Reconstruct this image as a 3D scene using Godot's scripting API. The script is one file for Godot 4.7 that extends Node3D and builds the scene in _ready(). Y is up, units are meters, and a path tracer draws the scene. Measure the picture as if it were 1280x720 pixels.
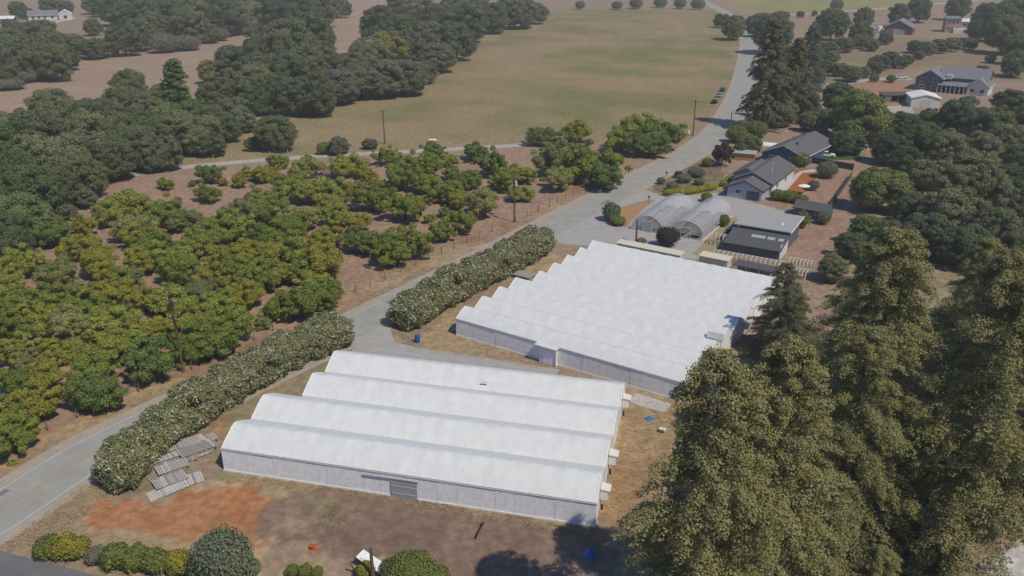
extends Node3D

const ORCHARD := [
	[-73.43, -199.27, 4.15, 6.29, "d", "deep green orchard tree, third from left in eleventh row behind roadside fence"],
	[-82.14, -193.68, 2.30, 3.48, "g", "small green orchard tree, first from left in eleventh row behind roadside fence"],
	[-68.43, -183.02, 3.47, 5.25, "g", "green orchard tree, fifth from left in ninth row behind roadside fence"],
	[-76.91, -196.39, 1.37, 2.08, "g", "small green orchard tree, second from left in eleventh row behind roadside fence"],
	[-69.67, -197.25, 1.65, 2.50, "y", "small yellow-tinged orchard tree, second from left in tenth row behind roadside fence"],
	[-65.25, -195.66, 2.73, 4.13, "y", "small yellow-tinged orchard tree, third from left in tenth row behind roadside fence"],
	[-74.69, -180.50, 1.52, 2.31, "o", "small olive-grey orchard tree, first from left in tenth row behind roadside fence"],
	[-80.05, -169.26, 5.73, 8.68, "g", "broad green orchard tree, fourth from left in ninth row behind roadside fence"],
	[-83.32, -166.52, 4.48, 6.78, "g", "green orchard tree, third from left in ninth row behind roadside fence"],
	[-85.46, -160.00, 3.64, 5.52, "y", "yellow-tinged orchard tree, second from left in ninth row behind roadside fence"],
	[-70.47, -163.81, 5.34, 8.09, "g", "broad green orchard tree, fourth from left in eighth row behind roadside fence"],
	[-66.58, -162.23, 4.15, 6.28, "o", "olive-grey orchard tree, third from left in seventh row behind roadside fence"],
	[-88.12, -152.86, 4.59, 6.95, "d", "deep green orchard tree, first from left in ninth row behind roadside fence"],
	[-74.14, -156.03, 4.45, 6.74, "o", "olive-grey orchard tree, third from left in eighth row behind roadside fence"],
	[-69.46, -151.04, 4.54, 6.88, "y", "yellow-tinged orchard tree, second from left in seventh row behind roadside fence"],
	[-85.74, -137.16, 4.57, 6.93, "g", "green orchard tree, first from left in eighth row behind roadside fence"],
	[-85.11, -131.21, 4.21, 6.38, "g", "green orchard tree, first from left in seventh row behind roadside fence"],
	[-79.31, -144.96, 4.38, 6.64, "y", "yellow-tinged orchard tree, second from left in eighth row behind roadside fence"],
	[-76.10, -130.94, 4.39, 6.66, "o", "olive-grey orchard tree, second from left in sixth row behind roadside fence"],
	[-72.37, -137.45, 4.38, 6.64, "y", "yellow-tinged orchard tree, third from left in sixth row behind roadside fence"],
	[-67.03, -132.19, 4.05, 6.13, "y", "yellow-tinged orchard tree, seventh from left in fifth row behind roadside fence"],
	[-65.78, -145.67, 5.02, 7.61, "g", "green orchard tree, fifth from left in sixth row behind roadside fence"],
	[-60.15, -140.44, 5.07, 7.68, "g", "green orchard tree, ninth from left in fifth row behind roadside fence"],
	[-65.60, -139.30, 4.23, 6.41, "y", "yellow-tinged orchard tree, fourth from left in sixth row behind roadside fence"],
	[-58.27, -147.28, 4.86, 7.37, "g", "green orchard tree, sixth from left in sixth row behind roadside fence"],
	[-56.25, -133.16, 4.65, 7.04, "g", "green orchard tree, seventh from left in fourth row behind roadside fence"],
	[-65.11, -132.57, 3.29, 4.98, "o", "olive-grey orchard tree, eighth from left in fifth row behind roadside fence"],
	[-54.84, -156.93, 5.36, 8.12, "g", "broad green orchard tree, eighth from left in sixth row behind roadside fence"],
	[-57.49, -152.50, 4.80, 7.27, "g", "green orchard tree, seventh from left in sixth row behind roadside fence"],
	[-55.09, -167.40, 5.20, 7.89, "o", "olive-grey orchard tree, fourth from left in seventh row behind roadside fence"],
	[-50.82, -140.88, 4.27, 6.48, "y", "yellow-tinged orchard tree, ninth from left in fourth row behind roadside fence"],
	[-47.56, -142.99, 4.53, 6.87, "y", "yellow-tinged orchard tree, tenth from left in fourth row behind roadside fence"],
	[-46.61, -132.63, 4.25, 6.44, "g", "green orchard tree, eighth from left in third row behind roadside fence"],
	[-50.73, -131.13, 4.02, 6.09, "y", "yellow-tinged orchard tree, eighth from left in fourth row behind roadside fence"],
	[-63.13, -201.21, 3.63, 5.51, "y", "yellow-tinged orchard tree, fourth from left in tenth row behind roadside fence"],
	[-60.67, -213.58, 3.25, 4.92, "g", "green orchard tree, fifth from left in tenth row behind roadside fence"],
	[-53.76, -218.57, 2.26, 3.43, "g", "small green orchard tree, sixth from left in tenth row behind roadside fence"],
	[-59.77, -200.32, 3.34, 5.06, "y", "yellow-tinged orchard tree, sixth from left in ninth row behind roadside fence"],
	[-41.43, -205.16, 5.39, 8.17, "g", "broad green orchard tree, seventh from left in eighth row behind roadside fence"],
	[-32.86, -217.82, 4.05, 6.14, "g", "green orchard tree, eighth from left in eighth row behind roadside fence"],
	[-35.98, -201.67, 3.08, 4.67, "y", "yellow-tinged orchard tree, sixth from left in seventh row behind roadside fence"],
	[-50.32, -200.30, 4.73, 7.16, "o", "olive-grey orchard tree, sixth from left in eighth row behind roadside fence"],
	[-51.18, -187.95, 4.99, 7.56, "g", "green orchard tree, fifth from left in eighth row behind roadside fence"],
	[-44.32, -182.03, 5.86, 8.88, "g", "broad green orchard tree, tenth from left in sixth row behind roadside fence"],
	[-40.33, -183.28, 4.62, 7.00, "g", "green orchard tree, eleventh from left in sixth row behind roadside fence"],
	[-25.33, -203.76, 5.64, 8.55, "g", "broad green orchard tree, thirteenth from left in sixth row behind roadside fence"],
	[-26.54, -194.22, 5.40, 8.19, "g", "broad green orchard tree, fifteenth from left in fifth row behind roadside fence"],
	[-20.91, -207.05, 4.58, 6.95, "g", "green orchard tree, fourteenth from left in sixth row behind roadside fence"],
	[-21.14, -221.30, 4.87, 7.38, "d", "deep green orchard tree, seventh from left in seventh row behind roadside fence"],
	[-9.64, -222.03, 4.58, 6.94, "d", "deep green orchard tree, seventeenth from left in fifth row behind roadside fence"],
	[-16.47, -215.27, 3.27, 4.95, "g", "green orchard tree, fifteenth from left in sixth row behind roadside fence"],
	[-4.99, -205.78, 5.13, 7.77, "g", "green orchard tree, seventeenth from left in fourth row behind roadside fence"],
	[-14.79, -202.43, 3.09, 4.69, "g", "green orchard tree, sixteenth from left in fifth row behind roadside fence"],
	[-9.84, -193.53, 4.05, 6.13, "g", "green orchard tree, sixteenth from left in fourth row behind roadside fence"],
	[-1.88, -192.55, 4.83, 7.32, "g", "green orchard tree, nineteenth from left in third row behind roadside fence"],
	[-20.42, -189.55, 4.23, 6.42, "g", "green orchard tree, fifteenth from left in fourth row behind roadside fence"],
	[-14.68, -182.27, 5.11, 7.74, "g", "green orchard tree, eighteenth from left in third row behind roadside fence"],
	[-32.21, -193.54, 2.70, 4.09, "y", "small yellow-tinged orchard tree, twelfth from left in sixth row behind roadside fence"],
	[-30.25, -176.43, 5.45, 8.26, "g", "broad green orchard tree, fourteenth from left in fifth row behind roadside fence"],
	[-22.43, -169.15, 5.49, 8.32, "g", "broad green orchard tree, fourteenth from left in third row behind roadside fence"],
	[-17.90, -181.50, 2.30, 3.48, "o", "small olive-grey orchard tree, fourteenth from left in fourth row behind roadside fence"],
	[-38.75, -175.12, 3.95, 5.98, "g", "green orchard tree, thirteenth from left in fifth row behind roadside fence"],
	[-36.26, -165.88, 4.23, 6.41, "g", "green orchard tree, thirteenth from left in fourth row behind roadside fence"],
	[-41.51, -171.41, 2.18, 3.31, "g", "small green orchard tree, twelfth from left in fifth row behind roadside fence"],
	[-53.19, -175.02, 4.92, 7.46, "g", "green orchard tree, fifth from left in seventh row behind roadside fence"],
	[-48.63, -166.75, 4.95, 7.50, "g", "green orchard tree, ninth from left in sixth row behind roadside fence"],
	[-43.68, -162.67, 5.07, 7.69, "o", "olive-grey orchard tree, eleventh from left in fifth row behind roadside fence"],
	[-43.21, -155.50, 5.32, 8.06, "g", "broad green orchard tree, tenth from left in fifth row behind roadside fence"],
	[-45.59, -149.19, 4.81, 7.29, "g", "green orchard tree, eleventh from left in fourth row behind roadside fence"],
	[-40.44, -143.49, 4.75, 7.20, "g", "green orchard tree, twelfth from left in third row behind roadside fence"],
	[-35.50, -151.75, 4.13, 6.25, "y", "yellow-tinged orchard tree, thirteenth from left in third row behind roadside fence"],
	[-33.06, -136.75, 5.35, 8.10, "y", "broad yellow-tinged orchard tree, ninth from left in second row behind roadside fence"],
	[-31.00, -161.00, 3.66, 5.55, "y", "yellow-tinged orchard tree, twelfth from left in fourth row behind roadside fence"],
	[-27.62, -149.26, 4.49, 6.81, "d", "deep green orchard tree, tenth from left in second row behind roadside fence"],
	[-21.78, -142.67, 4.73, 7.17, "g", "green orchard tree, thirteenth from left in first row behind roadside fence"],
	[-18.78, -146.85, 4.85, 7.35, "g", "green orchard tree, fourteenth from left in first row behind roadside fence"],
	[-13.79, -156.37, 3.13, 4.74, "g", "green orchard tree, fifteenth from left in first row behind roadside fence"],
	[-10.60, -161.11, 3.89, 5.90, "g", "green orchard tree, sixteenth from left in first row behind roadside fence"],
	[-17.38, -167.85, 1.67, 2.53, "g", "small green orchard tree, fifteenth from left in third row behind roadside fence"],
	[-11.97, -178.32, 3.26, 4.94, "y", "yellow-tinged orchard tree, seventeenth from left in third row behind roadside fence"],
	[-6.32, -172.71, 4.87, 7.37, "o", "olive-grey orchard tree, eleventh from left in second row behind roadside fence"],
	[-14.50, -171.86, 1.95, 2.95, "o", "small olive-grey orchard tree, sixteenth from left in third row behind roadside fence"],
	[-43.75, -139.17, 4.83, 7.32, "y", "yellow-tinged orchard tree, eleventh from left in third row behind roadside fence"],
	[-41.79, -130.86, 4.20, 6.36, "g", "green orchard tree, ninth from left in third row behind roadside fence"],
	[-32.07, -126.84, 4.28, 6.48, "g", "green orchard tree, twelfth from left in first row behind roadside fence"],
	[2.34, -200.01, 4.17, 6.31, "g", "green orchard tree, twentieth from left in third row behind roadside fence"],
	[1.63, -183.91, 3.35, 5.08, "g", "green orchard tree, twelfth from left in second row behind roadside fence"],
	[10.98, -206.06, 7.11, 10.78, "o", "broad olive-grey orchard tree, thirteenth from left in second row behind roadside fence"],
	[19.44, -200.27, 7.48, 11.34, "g", "broad green orchard tree, nineteenth from left in first row behind roadside fence"],
	[11.33, -193.25, 4.84, 7.34, "o", "olive-grey orchard tree, seventeenth from left in first row behind roadside fence"],
	[21.92, -193.66, 5.66, 8.57, "d", "broad deep green orchard tree, eighteenth from left in first row behind roadside fence"],
	[8.29, -240.34, 4.92, 7.46, "o", "olive-grey orchard tree, eighteenth from left in fifth row behind roadside fence"],
	[19.35, -246.90, 5.38, 8.15, "y", "broad yellow-tinged orchard tree, eighteenth from left in fourth row behind roadside fence"],
	[14.35, -218.94, 6.92, 10.48, "o", "broad olive-grey orchard tree, twenty-first from left in third row behind roadside fence"],
	[30.99, -234.18, 6.40, 9.70, "g", "broad green orchard tree, fourteenth from left in second row behind roadside fence"],
	[36.82, -240.81, 7.55, 11.43, "g", "broad green orchard tree, fifteenth from left in second row behind roadside fence"],
	[41.83, -234.91, 7.70, 11.66, "g", "broad green orchard tree, twenty-first from left in first row behind roadside fence"],
	[37.47, -226.53, 6.21, 9.41, "d", "broad deep green orchard tree, twentieth from left in first row behind roadside fence"],
	[-75.98, -119.10, 4.40, 6.67, "g", "green orchard tree, third from left in fifth row behind roadside fence"],
	[-72.33, -120.92, 4.46, 6.76, "g", "green orchard tree, fourth from left in fifth row behind roadside fence"],
	[-65.24, -116.54, 4.49, 6.81, "g", "green orchard tree, fourth from left in fourth row behind roadside fence"],
	[-71.81, -114.62, 3.92, 5.95, "y", "yellow-tinged orchard tree, second from left in fifth row behind roadside fence"],
	[-63.89, -123.82, 4.01, 6.07, "y", "yellow-tinged orchard tree, sixth from left in fifth row behind roadside fence"],
	[-64.01, -110.47, 4.30, 6.51, "o", "olive-grey orchard tree, third from left in fourth row behind roadside fence"],
	[-59.63, -111.87, 4.51, 6.83, "g", "green orchard tree, fourth from left in third row behind roadside fence"],
	[-68.80, -104.25, 3.63, 5.50, "g", "green orchard tree, first from left in fourth row behind roadside fence"],
	[-65.50, -101.59, 2.78, 4.22, "o", "olive-grey orchard tree, second from left in third row behind roadside fence"],
	[-62.69, -104.54, 3.16, 4.79, "y", "yellow-tinged orchard tree, third from left in third row behind roadside fence"],
	[-55.21, -98.02, 4.34, 6.58, "g", "green orchard tree, third from left in second row behind roadside fence"],
	[-51.99, -91.87, 4.12, 6.24, "d", "deep green orchard tree, third from left in first row behind roadside fence"],
	[-61.22, -97.24, 3.43, 5.19, "y", "yellow-tinged orchard tree, second from left in second row behind roadside fence"],
	[-58.17, -88.47, 3.99, 6.05, "y", "yellow-tinged orchard tree, first from left in second row behind roadside fence"],
	[-59.28, -85.51, 3.62, 5.49, "g", "green orchard tree, second from left in first row behind roadside fence"],
	[-48.47, -99.83, 4.56, 6.90, "d", "deep green orchard tree, fourth from left in first row behind roadside fence"],
	[-54.74, -105.59, 3.98, 6.03, "g", "green orchard tree, fourth from left in second row behind roadside fence"],
	[-52.69, -111.07, 3.82, 5.79, "y", "yellow-tinged orchard tree, fifth from left in third row behind roadside fence"],
	[-53.18, -120.54, 4.27, 6.47, "g", "green orchard tree, sixth from left in third row behind roadside fence"],
	[-47.72, -113.50, 3.89, 5.90, "y", "yellow-tinged orchard tree, fifth from left in second row behind roadside fence"],
	[-42.37, -106.90, 4.82, 7.30, "g", "green orchard tree, sixth from left in first row behind roadside fence"],
	[-41.39, -110.94, 4.81, 7.28, "g", "green orchard tree, seventh from left in first row behind roadside fence"],
	[-44.24, -104.25, 3.63, 5.50, "g", "green orchard tree, fifth from left in first row behind roadside fence"],
	[-60.26, -121.64, 1.80, 2.73, "o", "small olive-grey orchard tree, fifth from left in fourth row behind roadside fence"],
	[-43.08, -124.71, 3.85, 5.83, "y", "yellow-tinged orchard tree, seventh from left in second row behind roadside fence"],
	[-58.24, -122.40, 3.61, 5.47, "y", "yellow-tinged orchard tree, sixth from left in fourth row behind roadside fence"],
	[-45.87, -119.48, 3.89, 5.89, "g", "green orchard tree, sixth from left in second row behind roadside fence"],
	[-33.78, -118.81, 4.39, 6.66, "g", "green orchard tree, tenth from left in first row behind roadside fence"],
	[-30.09, -122.32, 4.15, 6.28, "g", "green orchard tree, eleventh from left in first row behind roadside fence"],
	[-37.61, -115.96, 1.73, 2.62, "o", "small olive-grey orchard tree, eighth from left in first row behind roadside fence"],
	[-36.59, -118.22, 2.28, 3.46, "g", "small green orchard tree, ninth from left in first row behind roadside fence"],
	[-56.88, -82.15, 3.51, 5.32, "g", "green orchard tree, first from left in first row behind roadside fence"],
	[-74.64, -112.21, 4.02, 6.09, "g", "green orchard tree, first from left in fifth row behind roadside fence"],
	[-67.71, -112.61, 3.70, 5.61, "g", "green orchard tree, second from left in fourth row behind roadside fence"],
	[-63.43, -95.14, 3.37, 5.10, "g", "green orchard tree, first from left in third row behind roadside fence"],
	[-50.14, -124.63, 3.67, 5.55, "o", "olive-grey orchard tree, seventh from left in third row behind roadside fence"],
	[-40.23, -133.55, 3.89, 5.89, "y", "yellow-tinged orchard tree, tenth from left in third row behind roadside fence"],
	[-81.28, -123.99, 3.65, 5.53, "y", "yellow-tinged orchard tree, first from left in sixth row behind roadside fence"],
	[-36.39, -134.56, 3.72, 5.64, "g", "green orchard tree, eighth from left in second row behind roadside fence"],
	[-68.14, -124.63, 3.67, 5.55, "o", "olive-grey orchard tree, fifth from left in fifth row behind roadside fence"],
]
const WOOD := [
	[-323.97, -703.18, 19.80, 22.89, "d", "dark green tree in far wood at the top of the picture, first such from left", "in far wood at the top of the picture"],
	[-282.13, -622.26, 18.10, 20.93, "d", "dark green tree in far wood at the top of the picture, second such from left", "in far wood at the top of the picture"],
	[-200.60, -450.49, 14.41, 16.66, "d", "dark green tree in far wood at the top of the picture, third such from left", "in far wood at the top of the picture"],
	[-250.92, -576.29, 23.00, 26.60, "d", "dark green tree in far wood at the top of the picture, fourth such from left", "in far wood at the top of the picture"],
	[-290.19, -680.80, 23.28, 26.07, "o", "olive green tree in far wood at the top of the picture, first such from left", "in far wood at the top of the picture"],
	[-202.43, -473.09, 14.77, 16.54, "o", "olive green tree in far wood at the top of the picture, second such from left", "in far wood at the top of the picture"],
	[-231.89, -561.47, 23.16, 25.93, "o", "olive green tree in far wood at the top of the picture, third such from left", "in far wood at the top of the picture"],
	[-213.35, -519.61, 16.52, 19.10, "d", "dark green tree in far wood at the top of the picture, fifth such from left", "in far wood at the top of the picture"],
	[-248.78, -624.82, 23.55, 26.37, "o", "olive green tree in far wood at the top of the picture, fourth such from left", "in far wood at the top of the picture"],
	[-210.84, -545.77, 21.83, 25.24, "d", "dark green tree in far wood at the top of the picture, sixth such from left", "in far wood at the top of the picture"],
	[-239.44, -642.66, 23.44, 27.11, "d", "dark green tree in far wood at the top of the picture, seventh such from left", "in far wood at the top of the picture"],
	[-187.52, -510.14, 18.77, 21.70, "d", "dark green tree in far wood at the top of the picture, eighth such from left", "in far wood at the top of the picture"],
	[-200.52, -566.61, 23.36, 26.16, "o", "olive green tree in far wood at the top of the picture, fifth such from left", "in far wood at the top of the picture"],
	[-178.06, -512.31, 12.03, 13.91, "d", "dark green tree in far wood at the top of the picture, ninth such from left", "in far wood at the top of the picture"],
	[-213.34, -637.61, 24.01, 26.89, "o", "olive green tree in far wood at the top of the picture, sixth such from left", "in far wood at the top of the picture"],
	[-179.79, -550.96, 21.12, 24.42, "d", "dark green tree in far wood at the top of the picture, tenth such from left", "in far wood at the top of the picture"],
	[-174.81, -566.61, 23.36, 26.16, "o", "olive green tree in far wood at the top of the picture, seventh such from left", "in far wood at the top of the picture"],
	[-185.97, -642.66, 23.44, 27.11, "d", "dark green tree in far wood at the top of the picture, eleventh such from left", "in far wood at the top of the picture"],
	[-162.35, -587.21, 23.42, 27.08, "d", "dark green tree in far wood at the top of the picture, twelfth such from left", "in far wood at the top of the picture"],
	[-167.64, -650.91, 24.50, 27.43, "o", "olive green tree in far wood at the top of the picture, eighth such from left", "in far wood at the top of the picture"],
	[-142.28, -581.32, 24.15, 27.93, "d", "dark green tree in far wood at the top of the picture, thirteenth such from left", "in far wood at the top of the picture"],
	[-154.34, -670.25, 24.41, 28.23, "d", "dark green tree in far wood at the top of the picture, fourteenth such from left", "in far wood at the top of the picture"],
	[-131.48, -604.76, 23.10, 26.71, "d", "dark green tree in far wood at the top of the picture, fifteenth such from left", "in far wood at the top of the picture"],
	[-135.06, -694.18, 15.46, 17.31, "o", "olive green tree in far wood at the top of the picture, ninth such from left", "in far wood at the top of the picture"],
	[-207.75, -350.57, 8.98, 10.39, "d", "dark green tree in clump below the far white house, first such from left", "in clump below the far white house"],
	[-242.78, -414.69, 13.03, 14.59, "o", "olive green tree in clump below the far white house, first such from left", "in clump below the far white house"],
	[-223.19, -384.12, 13.03, 15.07, "d", "dark green tree in clump below the far white house, second such from left", "in clump below the far white house"],
	[-261.90, -455.67, 13.46, 15.08, "o", "olive green tree in clump below the far white house, second such from left", "in clump below the far white house"],
	[-207.94, -363.32, 10.52, 12.17, "d", "dark green tree in clump below the far white house, third such from left", "in clump below the far white house"],
	[-274.46, -489.01, 13.56, 15.19, "o", "olive green tree in clump below the far white house, third such from left", "in clump below the far white house"],
	[-209.43, -376.26, 15.95, 18.44, "d", "dark green tree in clump below the far white house, fourth such from left", "in clump below the far white house"],
	[-259.35, -482.23, 16.98, 19.64, "d", "dark green tree in clump below the far white house, fifth such from left", "in clump below the far white house"],
	[-195.26, -364.73, 15.48, 17.90, "d", "dark green tree in clump below the far white house, sixth such from left", "in clump below the far white house"],
	[-236.19, -452.58, 12.60, 14.10, "o", "olive green tree in clump below the far white house, fourth such from left", "in clump below the far white house"],
	[-205.25, -397.56, 10.12, 11.70, "d", "dark green tree in clump below the far white house, seventh such from left", "in clump below the far white house"],
	[-221.33, -439.14, 13.00, 14.56, "o", "olive green tree in clump below the far white house, fifth such from left", "in clump below the far white house"],
	[-265.92, -554.94, 10.21, 11.81, "d", "dark green tree in clump below the far white house, eighth such from left", "in clump below the far white house"],
	[-209.78, -438.18, 11.09, 12.83, "d", "dark green tree in clump below the far white house, ninth such from left", "in clump below the far white house"],
	[-345.77, -600.03, 6.02, 6.96, "d", "dark green tree beside the far white house at top left, first such from left", "beside the far white house at top left"],
	[-390.04, -696.74, 11.95, 13.38, "g", "fresh green tree beside the far white house at top left, first such from left", "beside the far white house at top left"],
	[-377.39, -683.16, 9.39, 10.51, "g", "fresh green tree beside the far white house at top left, second such from left", "beside the far white house at top left"],
	[-377.17, -721.86, 15.55, 17.98, "d", "dark green tree beside the far white house at top left, second such from left", "beside the far white house at top left"],
	[-377.21, -748.64, 10.26, 11.49, "o", "olive green tree beside the far white house at top left", "beside the far white house at top left"],
	[-346.89, -730.93, 14.54, 16.81, "d", "dark green tree beside the far white house at top left, third such from left", "beside the far white house at top left"],
	[-84.38, -286.97, 9.73, 10.89, "g", "fresh green tree in belt beyond the brown field, first such from left", "in belt beyond the brown field"],
	[-117.92, -421.09, 19.76, 22.13, "o", "olive green tree in belt beyond the brown field, first such from left", "in belt beyond the brown field"],
	[-95.21, -335.73, 15.96, 17.87, "o", "olive green tree in belt beyond the brown field, second such from left", "in belt beyond the brown field"],
	[-84.71, -306.45, 11.96, 13.39, "g", "fresh green tree in belt beyond the brown field, second such from left", "in belt beyond the brown field"],
	[-102.62, -398.33, 20.12, 22.53, "o", "olive green tree in belt beyond the brown field, third such from left", "in belt beyond the brown field"],
	[-84.52, -326.41, 15.54, 17.40, "o", "olive green tree in belt beyond the brown field, fourth such from left", "in belt beyond the brown field"],
	[-72.28, -286.61, 11.74, 13.15, "o", "olive green tree in belt beyond the brown field, fifth such from left", "in belt beyond the brown field"],
	[-86.87, -364.84, 14.87, 17.20, "d", "dark green tree in belt beyond the brown field, first such from left", "in belt beyond the brown field"],
	[-98.49, -433.15, 20.30, 22.73, "o", "olive green tree in belt beyond the brown field, sixth such from left", "in belt beyond the brown field"],
	[-65.89, -287.58, 14.32, 16.03, "o", "olive green tree in belt beyond the brown field, seventh such from left", "in belt beyond the brown field"],
	[-87.66, -400.60, 13.30, 14.90, "o", "olive green tree in belt beyond the brown field, eighth such from left", "in belt beyond the brown field"],
	[-62.68, -309.91, 12.03, 16.00, "w", "grey-green tree in belt beyond the brown field, first such from left", "in belt beyond the brown field"],
	[-68.06, -359.31, 12.63, 14.15, "o", "olive green tree in belt beyond the brown field, ninth such from left", "in belt beyond the brown field"],
	[-56.54, -318.37, 12.34, 16.40, "w", "grey-green tree in belt beyond the brown field, second such from left", "in belt beyond the brown field"],
	[-65.16, -392.06, 15.08, 16.88, "o", "olive green tree in belt beyond the brown field, tenth such from left", "in belt beyond the brown field"],
	[-49.63, -322.23, 13.43, 17.85, "w", "grey-green tree in belt beyond the brown field, third such from left", "in belt beyond the brown field"],
	[-72.07, -481.46, 21.63, 24.22, "o", "olive green tree in belt beyond the brown field, eleventh such from left", "in belt beyond the brown field"],
	[-59.03, -408.07, 15.66, 17.54, "y", "yellowish tree in belt beyond the brown field, first such from left", "in belt beyond the brown field"],
	[-41.46, -329.48, 13.71, 18.23, "w", "grey-green tree in belt beyond the brown field, fourth such from left", "in belt beyond the brown field"],
	[-59.01, -478.41, 19.86, 22.24, "g", "fresh green tree in belt beyond the brown field, third such from left", "in belt beyond the brown field"],
	[-80.46, -659.27, 22.57, 25.27, "o", "olive green tree in belt beyond the brown field, twelfth such from left", "in belt beyond the brown field"],
	[-49.61, -414.19, 14.45, 16.18, "o", "olive green tree in belt beyond the brown field, thirteenth such from left", "in belt beyond the brown field"],
	[-63.54, -583.73, 22.05, 24.70, "o", "olive green tree in belt beyond the brown field, fourteenth such from left", "in belt beyond the brown field"],
	[-37.39, -355.47, 9.49, 12.63, "w", "grey-green tree in belt beyond the brown field, fifth such from left", "in belt beyond the brown field"],
	[-41.41, -429.49, 18.23, 24.24, "w", "grey-green tree in belt beyond the brown field, sixth such from left", "in belt beyond the brown field"],
	[-33.82, -389.13, 13.19, 17.54, "w", "grey-green tree in belt beyond the brown field, seventh such from left", "in belt beyond the brown field"],
	[-43.44, -542.73, 20.56, 23.02, "o", "olive green tree in belt beyond the brown field, fifteenth such from left", "in belt beyond the brown field"],
	[-27.75, -431.45, 16.51, 18.49, "o", "olive green tree in belt beyond the brown field, sixteenth such from left", "in belt beyond the brown field"],
	[-40.59, -640.42, 19.76, 22.13, "o", "olive green tree in belt beyond the brown field, seventeenth such from left", "in belt beyond the brown field"],
	[-24.18, -510.31, 21.13, 23.66, "o", "olive green tree in belt beyond the brown field, eighteenth such from left", "in belt beyond the brown field"],
	[-24.28, -608.43, 19.85, 22.22, "y", "yellowish tree in belt beyond the brown field, second such from left", "in belt beyond the brown field"],
	[-11.90, -569.29, 18.61, 20.84, "o", "olive green tree in belt beyond the brown field, nineteenth such from left", "in belt beyond the brown field"],
	[-2.18, -600.56, 18.98, 21.95, "d", "dark green tree in belt beyond the brown field, second such from left", "in belt beyond the brown field"],
	[6.59, -605.60, 19.27, 25.62, "w", "grey-green tree in belt beyond the brown field, eighth such from left", "in belt beyond the brown field"],
	[16.26, -640.06, 13.89, 18.47, "w", "grey-green tree in belt beyond the brown field, ninth such from left", "in belt beyond the brown field"],
	[-131.41, -216.06, 9.84, 11.02, "o", "olive green tree in creek wood left of the lone field tree, first such from left", "in creek wood left of the lone field tree"],
	[-134.67, -226.70, 10.28, 11.51, "o", "olive green tree in creek wood left of the lone field tree, second such from left", "in creek wood left of the lone field tree"],
	[-137.33, -239.31, 11.23, 12.57, "o", "olive green tree in creek wood left of the lone field tree, third such from left", "in creek wood left of the lone field tree"],
	[-146.02, -268.89, 12.50, 14.00, "o", "olive green tree in creek wood left of the lone field tree, fourth such from left", "in creek wood left of the lone field tree"],
	[-129.27, -245.48, 12.37, 13.85, "o", "olive green tree in creek wood left of the lone field tree, fifth such from left", "in creek wood left of the lone field tree"],
	[-119.68, -243.35, 12.27, 13.74, "o", "olive green tree in creek wood left of the lone field tree, sixth such from left", "in creek wood left of the lone field tree"],
	[-116.12, -253.12, 13.17, 14.75, "o", "olive green tree in creek wood left of the lone field tree, seventh such from left", "in creek wood left of the lone field tree"],
	[-140.46, -312.62, 11.80, 13.65, "d", "dark green tree in creek wood left of the lone field tree, first such from left", "in creek wood left of the lone field tree"],
	[-104.68, -236.32, 10.68, 11.96, "g", "fresh green tree in creek wood left of the lone field tree, first such from left", "in creek wood left of the lone field tree"],
	[-99.65, -232.48, 9.68, 10.85, "o", "olive green tree in creek wood left of the lone field tree, eighth such from left", "in creek wood left of the lone field tree"],
	[-116.49, -277.18, 9.91, 11.10, "o", "olive green tree in creek wood left of the lone field tree, ninth such from left", "in creek wood left of the lone field tree"],
	[-104.37, -252.41, 9.99, 11.19, "g", "fresh green tree in creek wood left of the lone field tree, second such from left", "in creek wood left of the lone field tree"],
	[-112.90, -279.72, 10.99, 12.30, "g", "fresh green tree in creek wood left of the lone field tree, third such from left", "in creek wood left of the lone field tree"],
	[-92.33, -233.36, 10.56, 11.82, "o", "olive green tree in creek wood left of the lone field tree, tenth such from left", "in creek wood left of the lone field tree"],
	[-98.99, -261.75, 10.33, 11.57, "g", "fresh green tree in creek wood left of the lone field tree, fourth such from left", "in creek wood left of the lone field tree"],
	[-85.50, -229.56, 9.99, 11.18, "o", "olive green tree in creek wood left of the lone field tree, eleventh such from left", "in creek wood left of the lone field tree"],
	[-125.30, -356.01, 8.79, 9.84, "y", "yellowish tree in creek wood left of the lone field tree", "in creek wood left of the lone field tree"],
	[-82.46, -227.03, 7.02, 7.86, "o", "olive green tree in creek wood left of the lone field tree, twelfth such from left", "in creek wood left of the lone field tree"],
	[-105.73, -297.44, 9.53, 10.67, "g", "fresh green tree in creek wood left of the lone field tree, fifth such from left", "in creek wood left of the lone field tree"],
	[-91.60, -259.15, 8.13, 9.40, "d", "dark green tree in creek wood left of the lone field tree, second such from left", "in creek wood left of the lone field tree"],
	[-83.74, -245.01, 7.53, 8.43, "o", "olive green tree in creek wood left of the lone field tree, thirteenth such from left", "in creek wood left of the lone field tree"],
	[-99.43, -298.46, 12.20, 13.66, "o", "olive green tree in creek wood left of the lone field tree, fourteenth such from left", "in creek wood left of the lone field tree"],
	[-86.83, -264.19, 10.42, 11.67, "o", "olive green tree in creek wood left of the lone field tree, fifteenth such from left", "in creek wood left of the lone field tree"],
	[-107.11, -339.31, 17.30, 19.37, "o", "olive green tree in creek wood left of the lone field tree, sixteenth such from left", "in creek wood left of the lone field tree"],
	[-83.16, -258.63, 6.99, 7.82, "o", "olive green tree in creek wood left of the lone field tree, seventeenth such from left", "in creek wood left of the lone field tree"],
	[-95.14, -316.21, 13.42, 15.03, "o", "olive green tree in creek wood left of the lone field tree, eighteenth such from left", "in creek wood left of the lone field tree"],
	[-122.72, -191.59, 11.93, 13.80, "d", "dark green tree in dark creek wood at the left border, first such from left", "in dark creek wood at the left border"],
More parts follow.
